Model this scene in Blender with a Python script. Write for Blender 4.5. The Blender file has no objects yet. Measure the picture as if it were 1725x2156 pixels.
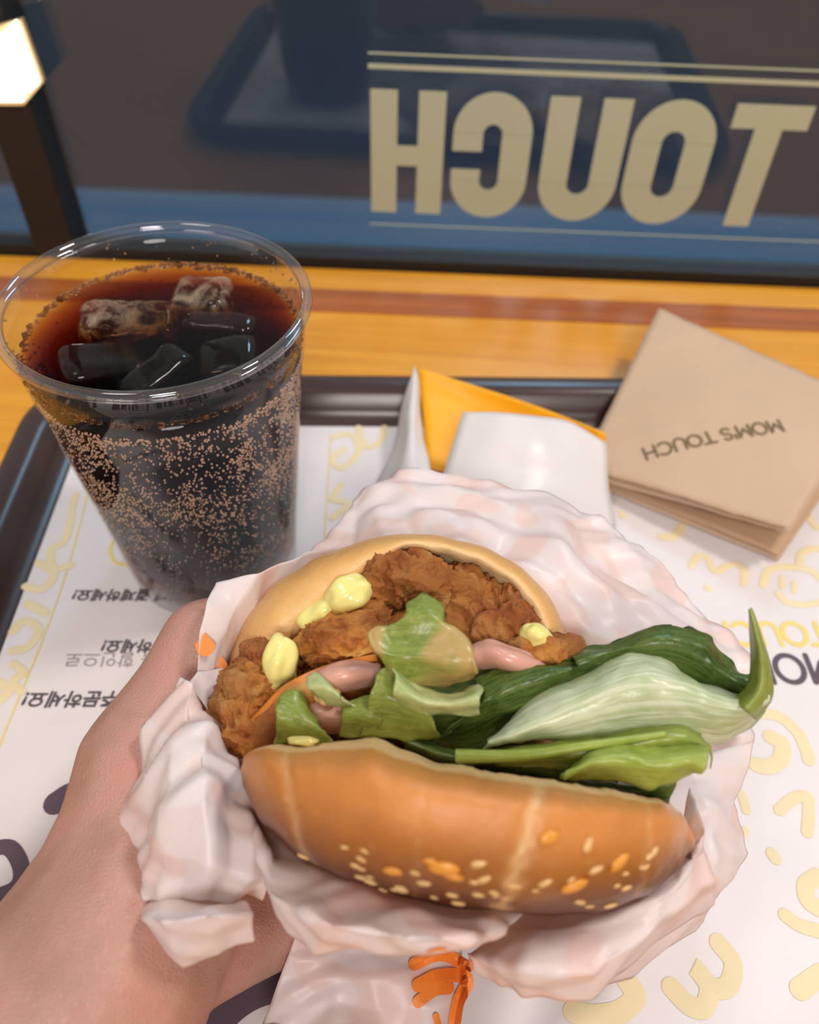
import bpy, bmesh, math, random
from math import pi, sin, cos, radians, sqrt, atan2
from mathutils import Vector, Matrix, noise

random.seed(7)
scene = bpy.context.scene
col = scene.collection

# ------------------------------------------------------------------ camera
CAM_H = 0.2766
F_PX, CX, CY, IMG_W, IMG_H = 1696.0, 862.5, 1111.5, 1725.0, 2156.0
cam_data = bpy.data.cameras.new('camera')
cam = bpy.data.objects.new('camera', cam_data)
col.objects.link(cam)
scene.camera = cam
ROT = Matrix.Rotation(pi / 2 - radians(48.25), 3, 'X') @ Matrix.Rotation(radians(2.3), 3, 'Z')
cam.matrix_world = Matrix.Translation((0, 0, CAM_H)) @ ROT.to_4x4()
cam_data.sensor_fit = 'HORIZONTAL'
cam_data.sensor_width = 26.0
cam_data.lens = 26.0 * F_PX / IMG_W
cam_data.shift_y = (CY - IMG_H / 2) / IMG_W
cam_data.clip_start = 0.01
cam_data.clip_end = 50
cam_data.dof.use_dof = True
cam_data.dof.focus_distance = 0.225
cam_data.dof.aperture_fstop = 9.0

# ------------------------------------------------------------------ world, lights, exposure
world = bpy.data.worlds.new('room_light')
scene.world = world
world.use_nodes = True
wb = world.node_tree.nodes['Background']
wb.inputs[0].default_value = (1.0, 0.90, 0.83, 1)
wb.inputs[1].default_value = 0.50

def area_light(name, loc, target, size, power, color):
    d = bpy.data.lights.new(name, 'AREA')
    d.shape = 'DISK'; d.size = size; d.energy = power; d.color = color
    o = bpy.data.objects.new(name, d); col.objects.link(o)
    o.location = loc
    o.rotation_euler = (Vector(target) - Vector(loc)).to_track_quat('-Z', 'Y').to_euler()
    return o

area_light('ceiling_or_fill_light', (0.62, 0.36, 1.25), (0, 0.22, 0), 0.20, 7.0, (1.0, 0.92, 0.86))
area_light('ceiling_or_fill_light', (-0.55, 0.10, 1.5), (0, 0.25, 0), 0.30, 3.0, (1.0, 0.90, 0.82))
area_light('ceiling_or_fill_light', (0.12, -0.95, 1.15), (0, 0.15, 0), 0.40, 11.0, (1.0, 0.93, 0.89))  # frontal fill added behind the camera to brighten the wrapper under the crown
area_light('street_lamp', (0.6, 2.6, 2.4), (0, 2.2, -0.9), 0.6, 26.0, (0.45, 0.78, 1.0))

scene.view_settings.view_transform = 'Standard'
scene.view_settings.look = 'None'
scene.view_settings.gamma = 1.0
scene.view_settings.use_curve_mapping = False
scene.view_settings.exposure = 0.0
scene.cycles.use_denoising = True
scene.cycles.max_bounces = 14
scene.cycles.transparent_max_bounces = 24
scene.cycles.transmission_bounces = 14
scene.cycles.caustics_reflective = False
scene.cycles.sample_clamp_indirect = 6.0

# ------------------------------------------------------------------ helpers
CAMV = Vector((0, 0, CAM_H))
def ray(u, v):
    return ROT @ Vector(((u - CX) / F_PX, -(v - CY) / F_PX, -1.0))
def P(u, v, d):                       # point seen at (u, v) at optical depth d
    return CAMV + ray(u, v) * d
def G(u, v, z=0.0):                   # point seen at (u, v) on the horizontal plane z
    r = ray(u, v); return CAMV + r * ((z - CAM_H) / r.z)
def W(u, v, y):                       # point seen at (u, v) on the vertical plane y
    r = ray(u, v); return CAMV + r * (y / r.y)

def link(name, me, mat, parent=None, smooth=True):
    o = bpy.data.objects.new(name, me)
    col.objects.link(o)
    if mat is not None:
        for m in (mat if isinstance(mat, (list, tuple)) else [mat]):
            me.materials.append(m)
    if smooth:
        me.polygons.foreach_set('use_smooth', [True] * len(me.polygons))
    if parent is not None:
        o.parent = parent
    return o
def obj(name, bm, mat, parent=None, smooth=True, normals=True):
    if normals:
        bmesh.ops.recalc_face_normals(bm, faces=bm.faces)
    me = bpy.data.meshes.new(name)
    bm.to_mesh(me); bm.free()
    return link(name, me, mat, parent, smooth)
def tag(o, label, cat=None, group=None, kind=None):
    if label: o['label'] = label
    if cat: o['category'] = cat
    if group: o['group'] = group
    if kind: o['kind'] = kind
    return o
def empty(name, loc=(0, 0, 0)):
    # parts are modelled in world space, so the empty's own offset is undone on them by kids()
    o = bpy.data.objects.new(name, None)
    col.objects.link(o); o.location = loc; o.empty_display_size = 0.01
    return o
def settle(root):
    bpy.context.view_layer.update()
    inv = root.matrix_world.inverted()
    for c in root.children:
        c.matrix_parent_inverse = inv
def struct(o):
    o['kind'] = 'structure'; return o

def add_box(bm, lo, hi, bevel=0.0):
    r = bmesh.ops.create_cube(bm, size=1.0)
    c = [(lo[i] + hi[i]) / 2 for i in range(3)]; s = [hi[i] - lo[i] for i in range(3)]
    for v in r['verts']:
        v.co = Vector((c[0] + v.co.x * s[0], c[1] + v.co.y * s[1], c[2] + v.co.z * s[2]))
    if bevel:
        es = list({e for v in r['verts'] for e in v.link_edges})
        bmesh.ops.bevel(bm, geom=es, offset=bevel, segments=2, affect='EDGES', profile=0.5)

def lathe(bm, prof, cx, cy, n=128, closed=False):
    rings = []
    for r, z in prof:
        rings.append([bm.verts.new((cx + r * cos(2 * pi * i / n), cy + r * sin(2 * pi * i / n), z)) for i in range(n)])
    m = len(rings)
    for k in range(m if closed else m - 1):
        a, b = rings[k], rings[(k + 1) % m]
        for i in range(n):
            bm.faces.new((a[i], a[(i + 1) % n], b[(i + 1) % n], b[i]))
    return rings

def cr(p0, p1, p2, p3, t):
    return 0.5 * ((2 * p1) + (p2 - p0) * t + (2 * p0 - 5 * p1 + 4 * p2 - p3) * t * t + (3 * p1 - p0 - 3 * p2 + p3) * t ** 3)
def spline(pts, n):                   # catmull-rom through pts, n samples per span
    out = []; m = len(pts)
    for i in range(m - 1):
        p0 = pts[i - 1] if i else 2 * pts[0] - pts[1]
        p3 = pts[i + 2] if i + 2 < m else 2 * pts[-1] - pts[-2]
        for k in range(n):
            out.append(cr(p0, pts[i], pts[i + 1], p3, k / n))
    out.append(pts[-1].copy() if hasattr(pts[-1], 'copy') else pts[-1])
    return out
def lerp_line(pts, n):
    out = []
    for a, b in zip(pts, pts[1:]):
        out += [a.lerp(b, k / n) for k in range(n)]
    return out + [pts[-1].copy()]
def surf(grid, n, facet=0.0):         # grid rows of Vector -> fine grid
    if facet:
        rows = [lerp_line(r, n) for r in grid]
        cols = [lerp_line([rows[j][i] for j in range(len(rows))], n) for i in range(len(rows[0]))]
        lin = [[cols[i][j] for i in range(len(cols))] for j in range(len(cols[0]))]
        sm = surf(grid, n)
        return [[lin[j][i] * facet + sm[j][i] * (1 - facet) for i in range(len(sm[0]))] for j in range(len(sm))]
    rows = [spline(r, n) for r in grid]
    cols = [spline([rows[j][i] for j in range(len(rows))], n) for i in range(len(rows[0]))]
    return [[cols[i][j] for i in range(len(cols))] for j in range(len(cols[0]))]

def ridge(p, f):
    q = p * f
    return abs(noise.noise(q)) * 2 - 0.5
def tri(x):
    x = x - math.floor(x); return abs(2 * x - 1)
CR_DIRS = [Vector((cos(a) * cos(b), sin(a) * cos(b), sin(b))) for a, b in ((0.3, .5), (1.4, -.3), (2.5, .2), (3.6, .9), (0.9, 1.2), (2.0, -.8), (5.1, .1))]
def crumple(p, amp, f=28.0, seed=0.0):
    """straight, sharp folds as in creased paper: triangle waves in several directions, each fading in and out"""
    s = Vector((seed, seed * 1.7, -seed))
    h = 0.0
    for i, dv in enumerate(CR_DIRS):
        fi = f * (0.7, 1.0, 0.85, 1.3, 1.8, 2.4, 3.1)[i]
        m = noise.noise(p * 24 + s + Vector((i * 3.1, 0, i))) * 2.2 + 0.35
        m = max(0.0, min(1.0, m))
        if m <= 0: continue
        h += m * (1.15, 0.9, 0.9, 0.7, 0.55, 0.42, 0.26)[i] * (tri(p.dot(dv) * fi + seed * 0.37 + 0.95 * noise.noise(p * 20 + s * 2 + Vector((0, i, 0)))) - .5)
    return amp * 1.5 * h

def sheet_bm(bm, grid, n=8, fold=0.0, ff=28.0, seed=0.0, ruffle=0.0, rf=60.0, edge=0.0, crink=0.0, facet=0.0):
    """a thin sheet through a grid of points; adds it to bm with uv = (s, t)"""
    g = surf(grid, n, facet)
    J, I = len(g), len(g[0])
    nor = [[None] * I for _ in range(J)]
    for j in range(J):
        for i in range(I):
            a = g[j][min(i + 1, I - 1)] - g[j][max(i - 1, 0)]
            b = g[min(j + 1, J - 1)][i] - g[max(j - 1, 0)][i]
            c = a.cross(b)
            nor[j][i] = c.normalized() if c.length > 1e-12 else Vector((0, 0, 1))
    uv = bm.loops.layers.uv.get('UVMap') or bm.loops.layers.uv.new('UVMap')
    vs = []
    for j in range(J):
        row = []
        for i in range(I):
            p = g[j][i].copy(); nn = nor[j][i]
            if fold: p += nn * crumple(g[j][i], fold, ff, seed)
            if crink: p += nn * crink * (noise.noise(g[j][i] * 170 + Vector((seed, 0, 0))) + .5 * noise.noise(g[j][i] * 420))
            if ruffle:
                e = max(abs(2 * j / (J - 1) - 1), abs(2 * i / (I - 1) - 1)) ** 2
                p += nn * ruffle * (0.3 + 0.7 * e) * noise.noise(g[j][i] * rf + Vector((seed, 0, 0)))
            if edge and (j in (0, J - 1) or i in (0, I - 1)):
                p += noise.noise_vector(g[j][i] * 240 + Vector((seed, 1, 2))) * edge
            row.append(bm.verts.new(p))
        vs.append(row)
    for j in range(J - 1):
        for i in range(I - 1):
            f = bm.faces.new((vs[j][i], vs[j][i + 1], vs[j + 1][i + 1], vs[j + 1][i]))
            for l, (a, b) in zip(f.loops, ((i, j), (i + 1, j), (i + 1, j + 1), (i, j + 1))):
                l[uv].uv = (a / (I - 1), b / (J - 1))
    return g, nor
def sheet(name, gridpx, mat, parent=None, thick=0.0003, conv=None, **k):
    bm = bmesh.new()
    conv = conv or (lambda t: P(*t))
    g, nor = sheet_bm(bm, [[conv(t) for t in r] for r in gridpx], **k)
    o = obj(name, bm, mat, parent, normals=False)
    if thick:
        m = o.modifiers.new('thickness', 'SOLIDIFY'); m.thickness = thick; m.offset = 0
    return o

def ribbon(bm, pts, w, up=Vector((0, 0, 1)), smooth=6, h=0.00012):
    """flat ink stroke with round ends: a tube squashed almost flat"""
    pts = spline(pts, smooth) if len(pts) > 2 and smooth > 1 else list(pts)
    e0 = (pts[0] - pts[1]).normalized(); e1 = (pts[-1] - pts[-2]).normalized()
    caps = [(0.5 * w * sin(a), cos(a)) for a in (1.45, 1.25, 0.95, 0.6, 0.25)]
    path = [(pts[0] + e0 * x, k) for x, k in caps] + [(p, 1.0) for p in pts] + [(pts[-1] + e1 * x, k) for x, k in caps[::-1]]
    rings = []
    for i, (p, k) in enumerate(path):
        t = (path[min(i + 1, len(path) - 1)][0] - path[max(i - 1, 0)][0]).normalized()
        s = up.cross(t).normalized()
        rings.append([bm.verts.new(p + s * (w / 2 * k * x) + up * (h * k * y)) for x, y in ((1, 0), (.6, .8), (0, 1), (-.6, .8), (-1, 0), (0, -.3))])
    for a, b in zip(rings, rings[1:]):
        for q in range(6): bm.faces.new((a[q], a[(q + 1) % 6], b[(q + 1) % 6], b[q]))
    bm.faces.new(rings[0]); bm.faces.new(rings[-1][::-1])
def bvh_of(objs):
    from mathutils.bvhtree import BVHTree
    vs, fs = [], []
    for o in objs:
        n = len(vs); vs += [v.co.copy() for v in o.data.vertices]
        fs += [[n + i for i in p.vertices] for p in o.data.polygons]
    return BVHTree.FromPolygons(vs, fs)
def stick(o, tree, off=0.0010):
    """lay printed ink on a paper surface"""
    for v in o.data.vertices:
        d = (v.co - CAMV).normalized(); hit = tree.ray_cast(CAMV, d)[0]
        if hit: v.co = hit - d * off

# ------------------------------------------------------------------ materials
def nt(name):
    m = bpy.data.materials.new(name); m.use_nodes = True
    t = m.node_tree
    return m, t, t.nodes['Principled BSDF'], t.nodes['Material Output']
def srgb(r, g, b):
    f = lambda c: (c / 255 / 12.92) if c / 255 <= 0.04045 else ((c / 255 + 0.055) / 1.055) ** 2.4
    return (f(r), f(g), f(b), 1)
def setp(b, **k):
    for a, v in k.items():
        b.inputs[a.replace('_', ' ')].default_value = v
def coords(t, scale=(1, 1, 1), kind='Object'):
    tc = t.nodes.new('ShaderNodeTexCoord'); mp = t.nodes.new('ShaderNodeMapping')
    mp.inputs['Scale'].default_value = scale
    t.links.new(tc.outputs[kind], mp.inputs[0]); return mp.outputs[0]
def noise_n(t, vec, scale, detail=4, rough=0.55, dist=0.0):
    n = t.nodes.new('ShaderNodeTexNoise')
    n.inputs['Scale'].default_value = scale; n.inputs['Detail'].default_value = detail
    n.inputs['Roughness'].default_value = rough; n.inputs['Distortion'].default_value = dist
    t.links.new(vec, n.inputs['Vector']); return n.outputs['Fac']
def ramp(t, fac, stops, interp='LINEAR'):
    r = t.nodes.new('ShaderNodeValToRGB'); e = r.color_ramp.elements
    r.color_ramp.interpolation = interp
    while len(e) < len(stops): e.new(0.5)
    for x, (p, c) in zip(e, stops): x.position = p; x.color = c if len(c) == 4 else (*c, 1)
    t.links.new(fac, r.inputs[0]); return r.outputs[0]
def mix(t, fac, a, b):
    m = t.nodes.new('ShaderNodeMix'); m.data_type = 'RGBA'
    for s, x in ((m.inputs[0], fac), (m.inputs[6], a), (m.inputs[7], b)):
        if hasattr(x, 'links'): t.links.new(x, s)
        else: s.default_value = x
    return m.outputs[2]
def bump(t, b, h, strength=0.3, dist=0.001):
    n = t.nodes.new('ShaderNodeBump'); n.inputs['Strength'].default_value = strength
    n.inputs['Distance'].default_value = dist
    t.links.new(h, n.inputs['Height']); t.links.new(n.outputs[0], b.inputs['Normal'])
def plain(name, c, rough=0.5, **k):
    m, t, b, o = nt(name)
    setp(b, Base_Color=c, Roughness=rough, **k)
    n = noise_n(t, coords(t), 60, 3)
    t.links.new(mix(t, ramp(t, n, [(0.3, (0, 0, 0)), (0.7, (1, 1, 1))]), tuple(x * 0.93 for x in c[:3]) + (1,), c), b.inputs['Base Color'])
    return m
def m_wood():
    m, t, b, o = nt('counter_wood')
    v = coords(t, (3, 60, 20)); g = noise_n(t, v, 2.2, 6, 0.6, 0.6)
    v2 = coords(t, (1.2, 9, 9)); g2 = noise_n(t, v2, 3, 2)
    c = ramp(t, g, [(0.25, srgb(206, 136, 28)), (0.55, srgb(226, 156, 40)), (0.8, srgb(234, 170, 56))])
    c = mix(t, ramp(t, g2, [(0.4, (0, 0, 0)), (0.75, (0.35, 0.35, 0.35))]), c, srgb(196, 112, 34))
    t.links.new(c, b.inputs['Base Color']); setp(b, Roughness=0.32); bump(t, b, g, 0.08, 0.0006)
    return m
def m_wood_dark():
    m, t, b, o = nt('counter_wood_dark')
    g = noise_n(t, coords(t, (3, 80, 20)), 2.2, 6, 0.6, 0.6)
    c = ramp(t, g, [(0.25, srgb(140, 72, 26)), (0.6, srgb(172, 94, 38)), (0.85, srgb(186, 106, 46))])
    t.links.new(c, b.inputs['Base Color']); setp(b, Roughness=0.34); bump(t, b, g, 0.08, 0.0006)
    return m
def m_paper(name, base, spots=None, amount=0.5, rough=0.42, trans=0.3, scale=55):
    m, t, b, o = nt(name)
    v = coords(t)
    n = noise_n(t, v, 25, 3)
    c = mix(t, ramp(t, n, [(0.35, (0, 0, 0)), (0.7, (1, 1, 1))]), base, tuple(x * 0.95 for x in base[:3]) + (1,))
    if spots:
        s = noise_n(t, v, scale, 1, 0.4, 0.4)
        c = mix(t, ramp(t, s, [(0.54, (0, 0, 0)), (0.585, (amount,) * 3)]), c, spots)
    t.links.new(c, b.inputs['Base Color']); setp(b, Roughness=rough)
    bump(t, b, noise_n(t, v, 180, 4), 0.25, 0.0006)
    tr = t.nodes.new('ShaderNodeBsdfTranslucent'); t.links.new(c, tr.inputs[0])
    ms = t.nodes.new('ShaderNodeMixShader'); ms.inputs[0].default_value = trans
    t.links.new(b.outputs[0], ms.inputs[1]); t.links.new(tr.outputs[0], ms.inputs[2])
    t.links.new(ms.outputs[0], o.inputs[0])
    return m
def m_bun(name, top, low, crumb, attr=True):
    m, t, b, o = nt(name)
    v = coords(t)
    at = t.nodes.new('ShaderNodeAttribute'); at.attribute_name = 'tone'
    sp = t.nodes.new('ShaderNodeSeparateColor'); t.links.new(at.outputs['Color'], sp.inputs[0])
    n = noise_n(t, v, 55, 4)
    ad = t.nodes.new('ShaderNodeMath'); ad.operation = 'MULTIPLY_ADD'
    t.links.new(n, ad.inputs[0]); ad.inputs[1].default_value = 0.35; t.links.new(sp.outputs[0], ad.inputs[2])
    c = ramp(t, ad.outputs[0], [(0.15, top), (0.62, mix_c(top, low, .55)), (1.0, low)])
    c = mix(t, sp.outputs[1], c, crumb)
    fine = noise_n(t, v, 420, 3)
    c = mix(t, ramp(t, fine, [(0.6, (0, 0, 0)), (0.8, (0.18,) * 3)]), c, crumb)
    t.links.new(c, b.inputs['Base Color'])
    setp(b, Roughness=0.40, Subsurface_Weight=0.08, Subsurface_Scale=0.004)
    b.inputs['Subsurface Radius'].default_value = (1, 0.5, 0.2)
    rr_ = ramp(t, noise_n(t, v, 70, 4), [(0.35, (.24,) * 3), (0.65, (.5,) * 3)]); t.links.new(rr_, b.inputs['Roughness'])
    bump(t, b, noise_n(t, v, 240, 6, .7), 0.45, 0.0009)
    return m
def mix_c(a, b, f):
    return tuple(a[i] * (1 - f) + b[i] * f for i in range(3)) + (1,)
def m_chicken():
    m, t, b, o = nt('fried_crust')
    v = coords(t)
    n = noise_n(t, v, 95, 6, 0.6, 0.8)
    c = ramp(t, n, [(0.26, srgb(120, 56, 20)), (0.40, srgb(190, 108, 42)), (0.56, srgb(230, 158, 72)), (0.74, srgb(248, 200, 120))])
    n2 = noise_n(t, v, 30, 2)
    c = mix(t, ramp(t, n2, [(0.42, (0.6,) * 3), (0.52, (0, 0, 0))]), c, srgb(150, 84, 44))
    t.links.new(c, b.inputs['Base Color'])
    setp(b, Roughness=0.30, Subsurface_Weight=0.05, Subsurface_Scale=0.003)
    bump(t, b, noise_n(t, v, 360, 7, 0.7), 1.0, 0.0018)
    return m
def m_leaf(name, a, b_, vein, pale=None, rough=0.3, trans=0.25, sauce=0.0, cell=.22, fib=.5):
    m, t, b, o = nt(name)
    uv = coords(t, (1, 1, 1), 'UV')
    v = coords(t)
    n = noise_n(t, v, 70, 4, 0.6, 0.5)
    c = ramp(t, n, [(0.3, a), (0.7, b_)])
    lines = noise_n(t, coords(t, (2.2, 26, 1), 'UV'), 1.0, 3, 0.6, 0.9)
    c = mix(t, ramp(t, lines, [(0.46, (0, 0, 0)), (0.56, (fib,) * 3), (0.68, (0, 0, 0))]), c, vein)
    cells = t.nodes.new('ShaderNodeTexVoronoi'); cells.feature = 'DISTANCE_TO_EDGE'; cells.inputs['Scale'].default_value = 210
    t.links.new(v, cells.inputs['Vector'])
    c = mix(t, ramp(t, cells.outputs[0], [(0.0, (cell,) * 3), (0.10, (0, 0, 0))]), c, vein)
    if sauce:
        s = noise_n(t, v, 48, 2, 0.4, 0.3)
        c = mix(t, ramp(t, s, [(0.44, (0, 0, 0)), (0.50, (0.85,) * 3)]), c, srgb(206, 172, 112))
    t.links.new(c, b.inputs['Base Color']); setp(b, Roughness=rough)
    bump(t, b, n, 0.5, 0.0012)
    tr = t.nodes.new('ShaderNodeBsdfTranslucent'); t.links.new(c, tr.inputs[0])
    ms = t.nodes.new('ShaderNodeMixShader'); ms.inputs[0].default_value = trans
    t.links.new(b.outputs[0], ms.inputs[1]); t.links.new(tr.outputs[0], ms.inputs[2])
    t.links.new(ms.outputs[0], o.inputs[0])
    return m
def m_skin():
    m, t, b, o = nt('skin')
    v = coords(t)
    n = noise_n(t, v, 22, 4, 0.6, 0.4)
    c = ramp(t, n, [(0.3, srgb(164, 122, 104)), (0.5, srgb(184, 138, 122)), (0.7, srgb(196, 132, 122))])
    n3 = noise_n(t, v, 140, 3)
    c = mix(t, ramp(t, n3, [(0.55, (0, 0, 0)), (0.75, (0.3,) * 3)]), c, srgb(166, 108, 94))
    t.links.new(c, b.inputs['Base Color'])
    setp(b, Roughness=0.45, Subsurface_Weight=0.12, Subsurface_Scale=0.006)
    b.inputs['Subsurface Radius'].default_value = (1, 0.35, 0.2)
    cells = t.nodes.new('ShaderNodeTexVoronoi'); cells.feature = 'DISTANCE_TO_EDGE'; cells.inputs['Scale'].default_value = 900
    t.links.new(coords(t, (1, 1, 1)), cells.inputs['Vector'])
    bump(t, b, cells.outputs[0], 0.3, 0.0010)
    return m
def m_thin_clear(name, tint, lo, k, rough=0.03):
    """thin clear sheet: see-through with a fresnel reflection"""
    m, t, b, o = nt(name); t.nodes.remove(b)
    tr = t.nodes.new('ShaderNodeBsdfTransparent'); tr.inputs[0].default_value = tint
    gl = t.nodes.new('ShaderNodeBsdfGlossy'); gl.inputs['Roughness'].default_value = rough
    fr = t.nodes.new('ShaderNodeFresnel'); fr.inputs[0].default_value = 1.5
    # same curve from both sides: facing-based
    lw = t.nodes.new('ShaderNodeLayerWeight'); lw.inputs[0].default_value = 0.35
    ma = t.nodes.new('ShaderNodeMath'); ma.operation = 'MULTIPLY_ADD'; ma.use_clamp = True
    t.nodes.remove(fr)
    pw = t.nodes.new('ShaderNodeMath'); pw.operation = 'POWER'; pw.inputs[1].default_value = 2.2
    t.links.new(lw.outputs['Facing'], pw.inputs[0])
    t.links.new(pw.outputs[0], ma.inputs[0]); ma.inputs[1].default_value = k; ma.inputs[2].default_value = lo
    ms = t.nodes.new('ShaderNodeMixShader')
    t.links.new(ma.outputs[0], ms.inputs[0]); t.links.new(tr.outputs[0], ms.inputs[1]); t.links.new(gl.outputs[0], ms.inputs[2])
    t.links.new(ms.outputs[0], o.inputs[0])
    return m
def m_liquid(name, ior, absorb, density, tint=(1, 1, 1, 1), rough=0.0):
    m, t, b, o = nt(name); t.nodes.remove(b)
    g = t.nodes.new('ShaderNodeBsdfGlass'); g.inputs['IOR'].default_value = ior
    g.inputs['Roughness'].default_value = rough; g.inputs['Color'].default_value = tint
    t.links.new(g.outputs[0], o.inputs[0])
    if density:
        a = t.nodes.new('ShaderNodeVolumeAbsorption'); a.inputs['Color'].default_value = absorb
        a.inputs['Density'].default_value = density; t.links.new(a.outputs[0], o.inputs['Volume'])
    return m
def m_cola():
    m = m_thin_clear('cola', (1, 1, 1, 1), 0.015, 0.22, 0.0)
    t = m.node_tree; a = t.nodes.new('ShaderNodeVolumeAbsorption')
    a.inputs['Color'].default_value = (0.76, 0.50, 0.16, 1); a.inputs['Density'].default_value = 430
    t.links.new(a.outputs[0], t.nodes['Material Output'].inputs['Volume'])
    return m
def m_ice(amt=.01):
    m = m_thin_clear('ice', (0.95, 0.90, 0.84, 1), 0.02, 0.35, 0.04)
    t = m.node_tree; o = t.nodes['Material Output']; src = o.inputs[0].links[0].from_socket
    d = t.nodes.new('ShaderNodeBsdfTranslucent'); d.inputs[0].default_value = (.95, .74, .48, 1)
    d2 = t.nodes.new('ShaderNodeBsdfDiffuse'); d2.inputs[0].default_value = (.92, .72, .50, 1)
    n = noise_n(t, coords(t), 130, 5, 0.65, 1.0)
    f = ramp(t, n, [(0.42, (0.004,) * 3), (0.66, (amt,) * 3)])
    a = t.nodes.new('ShaderNodeMixShader'); a.inputs[0].default_value = 0.5
    t.links.new(d.outputs[0], a.inputs[1]); t.links.new(d2.outputs[0], a.inputs[2])
    ms = t.nodes.new('ShaderNodeMixShader'); t.links.new(f, ms.inputs[0])
    t.links.new(src, ms.inputs[1]); t.links.new(a.outputs[0], ms.inputs[2]); t.links.new(ms.outputs[0], o.inputs[0])
    return m
def m_emit(name, c, s):
    m, t, b, o = nt(name)
    setp(b, Base_Color=c, Emission_Color=c, Emission_Strength=s); return m

M = dict(
    wood=m_wood(), wood_dark=m_wood_dark(),
    tray=plain('tray_plastic', srgb(62, 44, 42), 0.28),
    mat_paper=m_paper('placemat_paper', (0.79, 0.735, 0.735, 1), None, rough=0.5, trans=0.0),
    yellow=plain('pale_yellow_ink', srgb(238, 220, 176), 0.6),
    yellow2=plain('yellow_ink', srgb(240, 214, 122), 0.6),
    purple=plain('purple_ink', srgb(92, 74, 86), 0.6),
    grey_ink=plain('grey_ink', srgb(150, 142, 144), 0.6),
    dark_ink=plain('dark_ink', srgb(84, 74, 80), 0.6),
    orange=plain('orange_ink', srgb(238, 140, 52), 0.5),
    orange_pale=plain('pale_orange_ink', srgb(240, 190, 164), 0.5),
    wrap=m_paper('wrapper_paper', (0.95, 0.87, 0.86, 1), (0.95, 0.66, 0.57, 1), 0.38, 0.36, 0.38, 62),
    bag=m_paper('bag_paper', (0.90, 0.87, 0.87, 1), None, rough=0.35, trans=0.25),
    bag_in=plain('orange_yellow_paper', srgb(255, 178, 0), 0.45),
    napkin=m_paper('napkin_paper', srgb(212, 182, 154), None, rough=0.8, trans=0.1),
    napkin_in=m_paper('napkin_inner', srgb(206, 170, 138), None, rough=0.8, trans=0.1),
    nap_ink=plain('napkin_ink', srgb(116, 96, 62), 0.7),
    cola=m_cola(),
    ice=m_ice(), ice_white=m_ice(.5), rim=m_thin_clear('rim_plastic', (0.93, 0.94, 0.97, 1), 0.10, 0.9),
    cup=m_thin_clear('clear_plastic', (0.97, 0.97, 0.98, 1), 0.015, 0.40),
    glass=m_thin_clear('window_glass', (0.86, 0.94, 0.99, 1), 0.042, 0.5, 0.0),
    frame=plain('black_frame', srgb(16, 15, 16), 0.5),
    black=plain('black_rubber', srgb(8, 8, 10), 0.6),
    bubble=plain('bubble', srgb(196, 160, 132), 0.15),
    crown=m_bun('crown_crust', srgb(206, 134, 66), srgb(92, 42, 16), srgb(226, 186, 134)),
    heel=m_bun('heel_crust', srgb(232, 184, 116), srgb(200, 136, 66), srgb(238, 216, 168)),
    chicken=m_chicken(),
    slice=plain('orange_slice', srgb(208, 124, 40), 0.3),
    ham=plain('ham', srgb(214, 160, 142), 0.25, Subsurface_Weight=0.1, Subsurface_Scale=0.003),
    sauce=plain('yellow_sauce', srgb(238, 228, 142), 0.12, Subsurface_Weight=0.15, Subsurface_Scale=0.003),
    sauce_tan=plain('tan_sauce', srgb(226, 190, 132), 0.2, Subsurface_Weight=0.1, Subsurface_Scale=0.003),
    leaf_dark=m_leaf('dark_leaf', srgb(46, 74, 24), srgb(84, 110, 40), srgb(124, 144, 72)),
    leaf_mid=m_leaf('green_leaf', srgb(122, 142, 52), srgb(156, 170, 76), srgb(180, 192, 104)),
    leaf_light=m_leaf('light_leaf', srgb(142, 166, 54), srgb(174, 190, 84), srgb(196, 206, 120)),
    leaf_pale=m_leaf('pale_leaf', srgb(176, 194, 140), srgb(206, 214, 176), srgb(228, 232, 206), trans=0.2, cell=0.0, fib=.9),
    leaf_sauce=m_leaf('sauced_leaf', srgb(112, 136, 50), srgb(150, 164, 74), srgb(176, 184, 96), sauce=1.0),
    leaf_white=m_leaf('white_leaf', srgb(190, 204, 142), srgb(222, 216, 164), srgb(150, 186, 100)),
    sesame=plain('sesame', srgb(226, 184, 122), 0.35),
    garlic=plain('toasted_flake', srgb(222, 150, 56), 0.3),
    skin=m_skin(),
    nail=plain('nail', srgb(232, 188, 176), 0.2),
    decal=None,
    pave=plain('outside_paving', srgb(14, 38, 60), 0.8),
    blue=plain('blue_painted_edge', srgb(12, 98, 136), 0.5),
    lamp=m_emit('lamp_glow', (1.0, 0.93, 0.80, 1), 9.0),
    lamp_body=plain('lamp_frame', srgb(176, 150, 112), 0.4),
)
def m_decal():
    m, t, b, o = nt('cream_film')
    setp(b, Base_Color=srgb(196, 200, 172), Roughness=0.6)
    tr = t.nodes.new('ShaderNodeBsdfTransparent'); ms = t.nodes.new('ShaderNodeMixShader')
    ms.inputs[0].default_value = 0.78
    t.links.new(tr.outputs[0], ms.inputs[1]); t.links.new(b.outputs[0], ms.inputs[2]); t.links.new(ms.outputs[0], o.inputs[0])
    return m
M['decal'] = m_decal()

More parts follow.
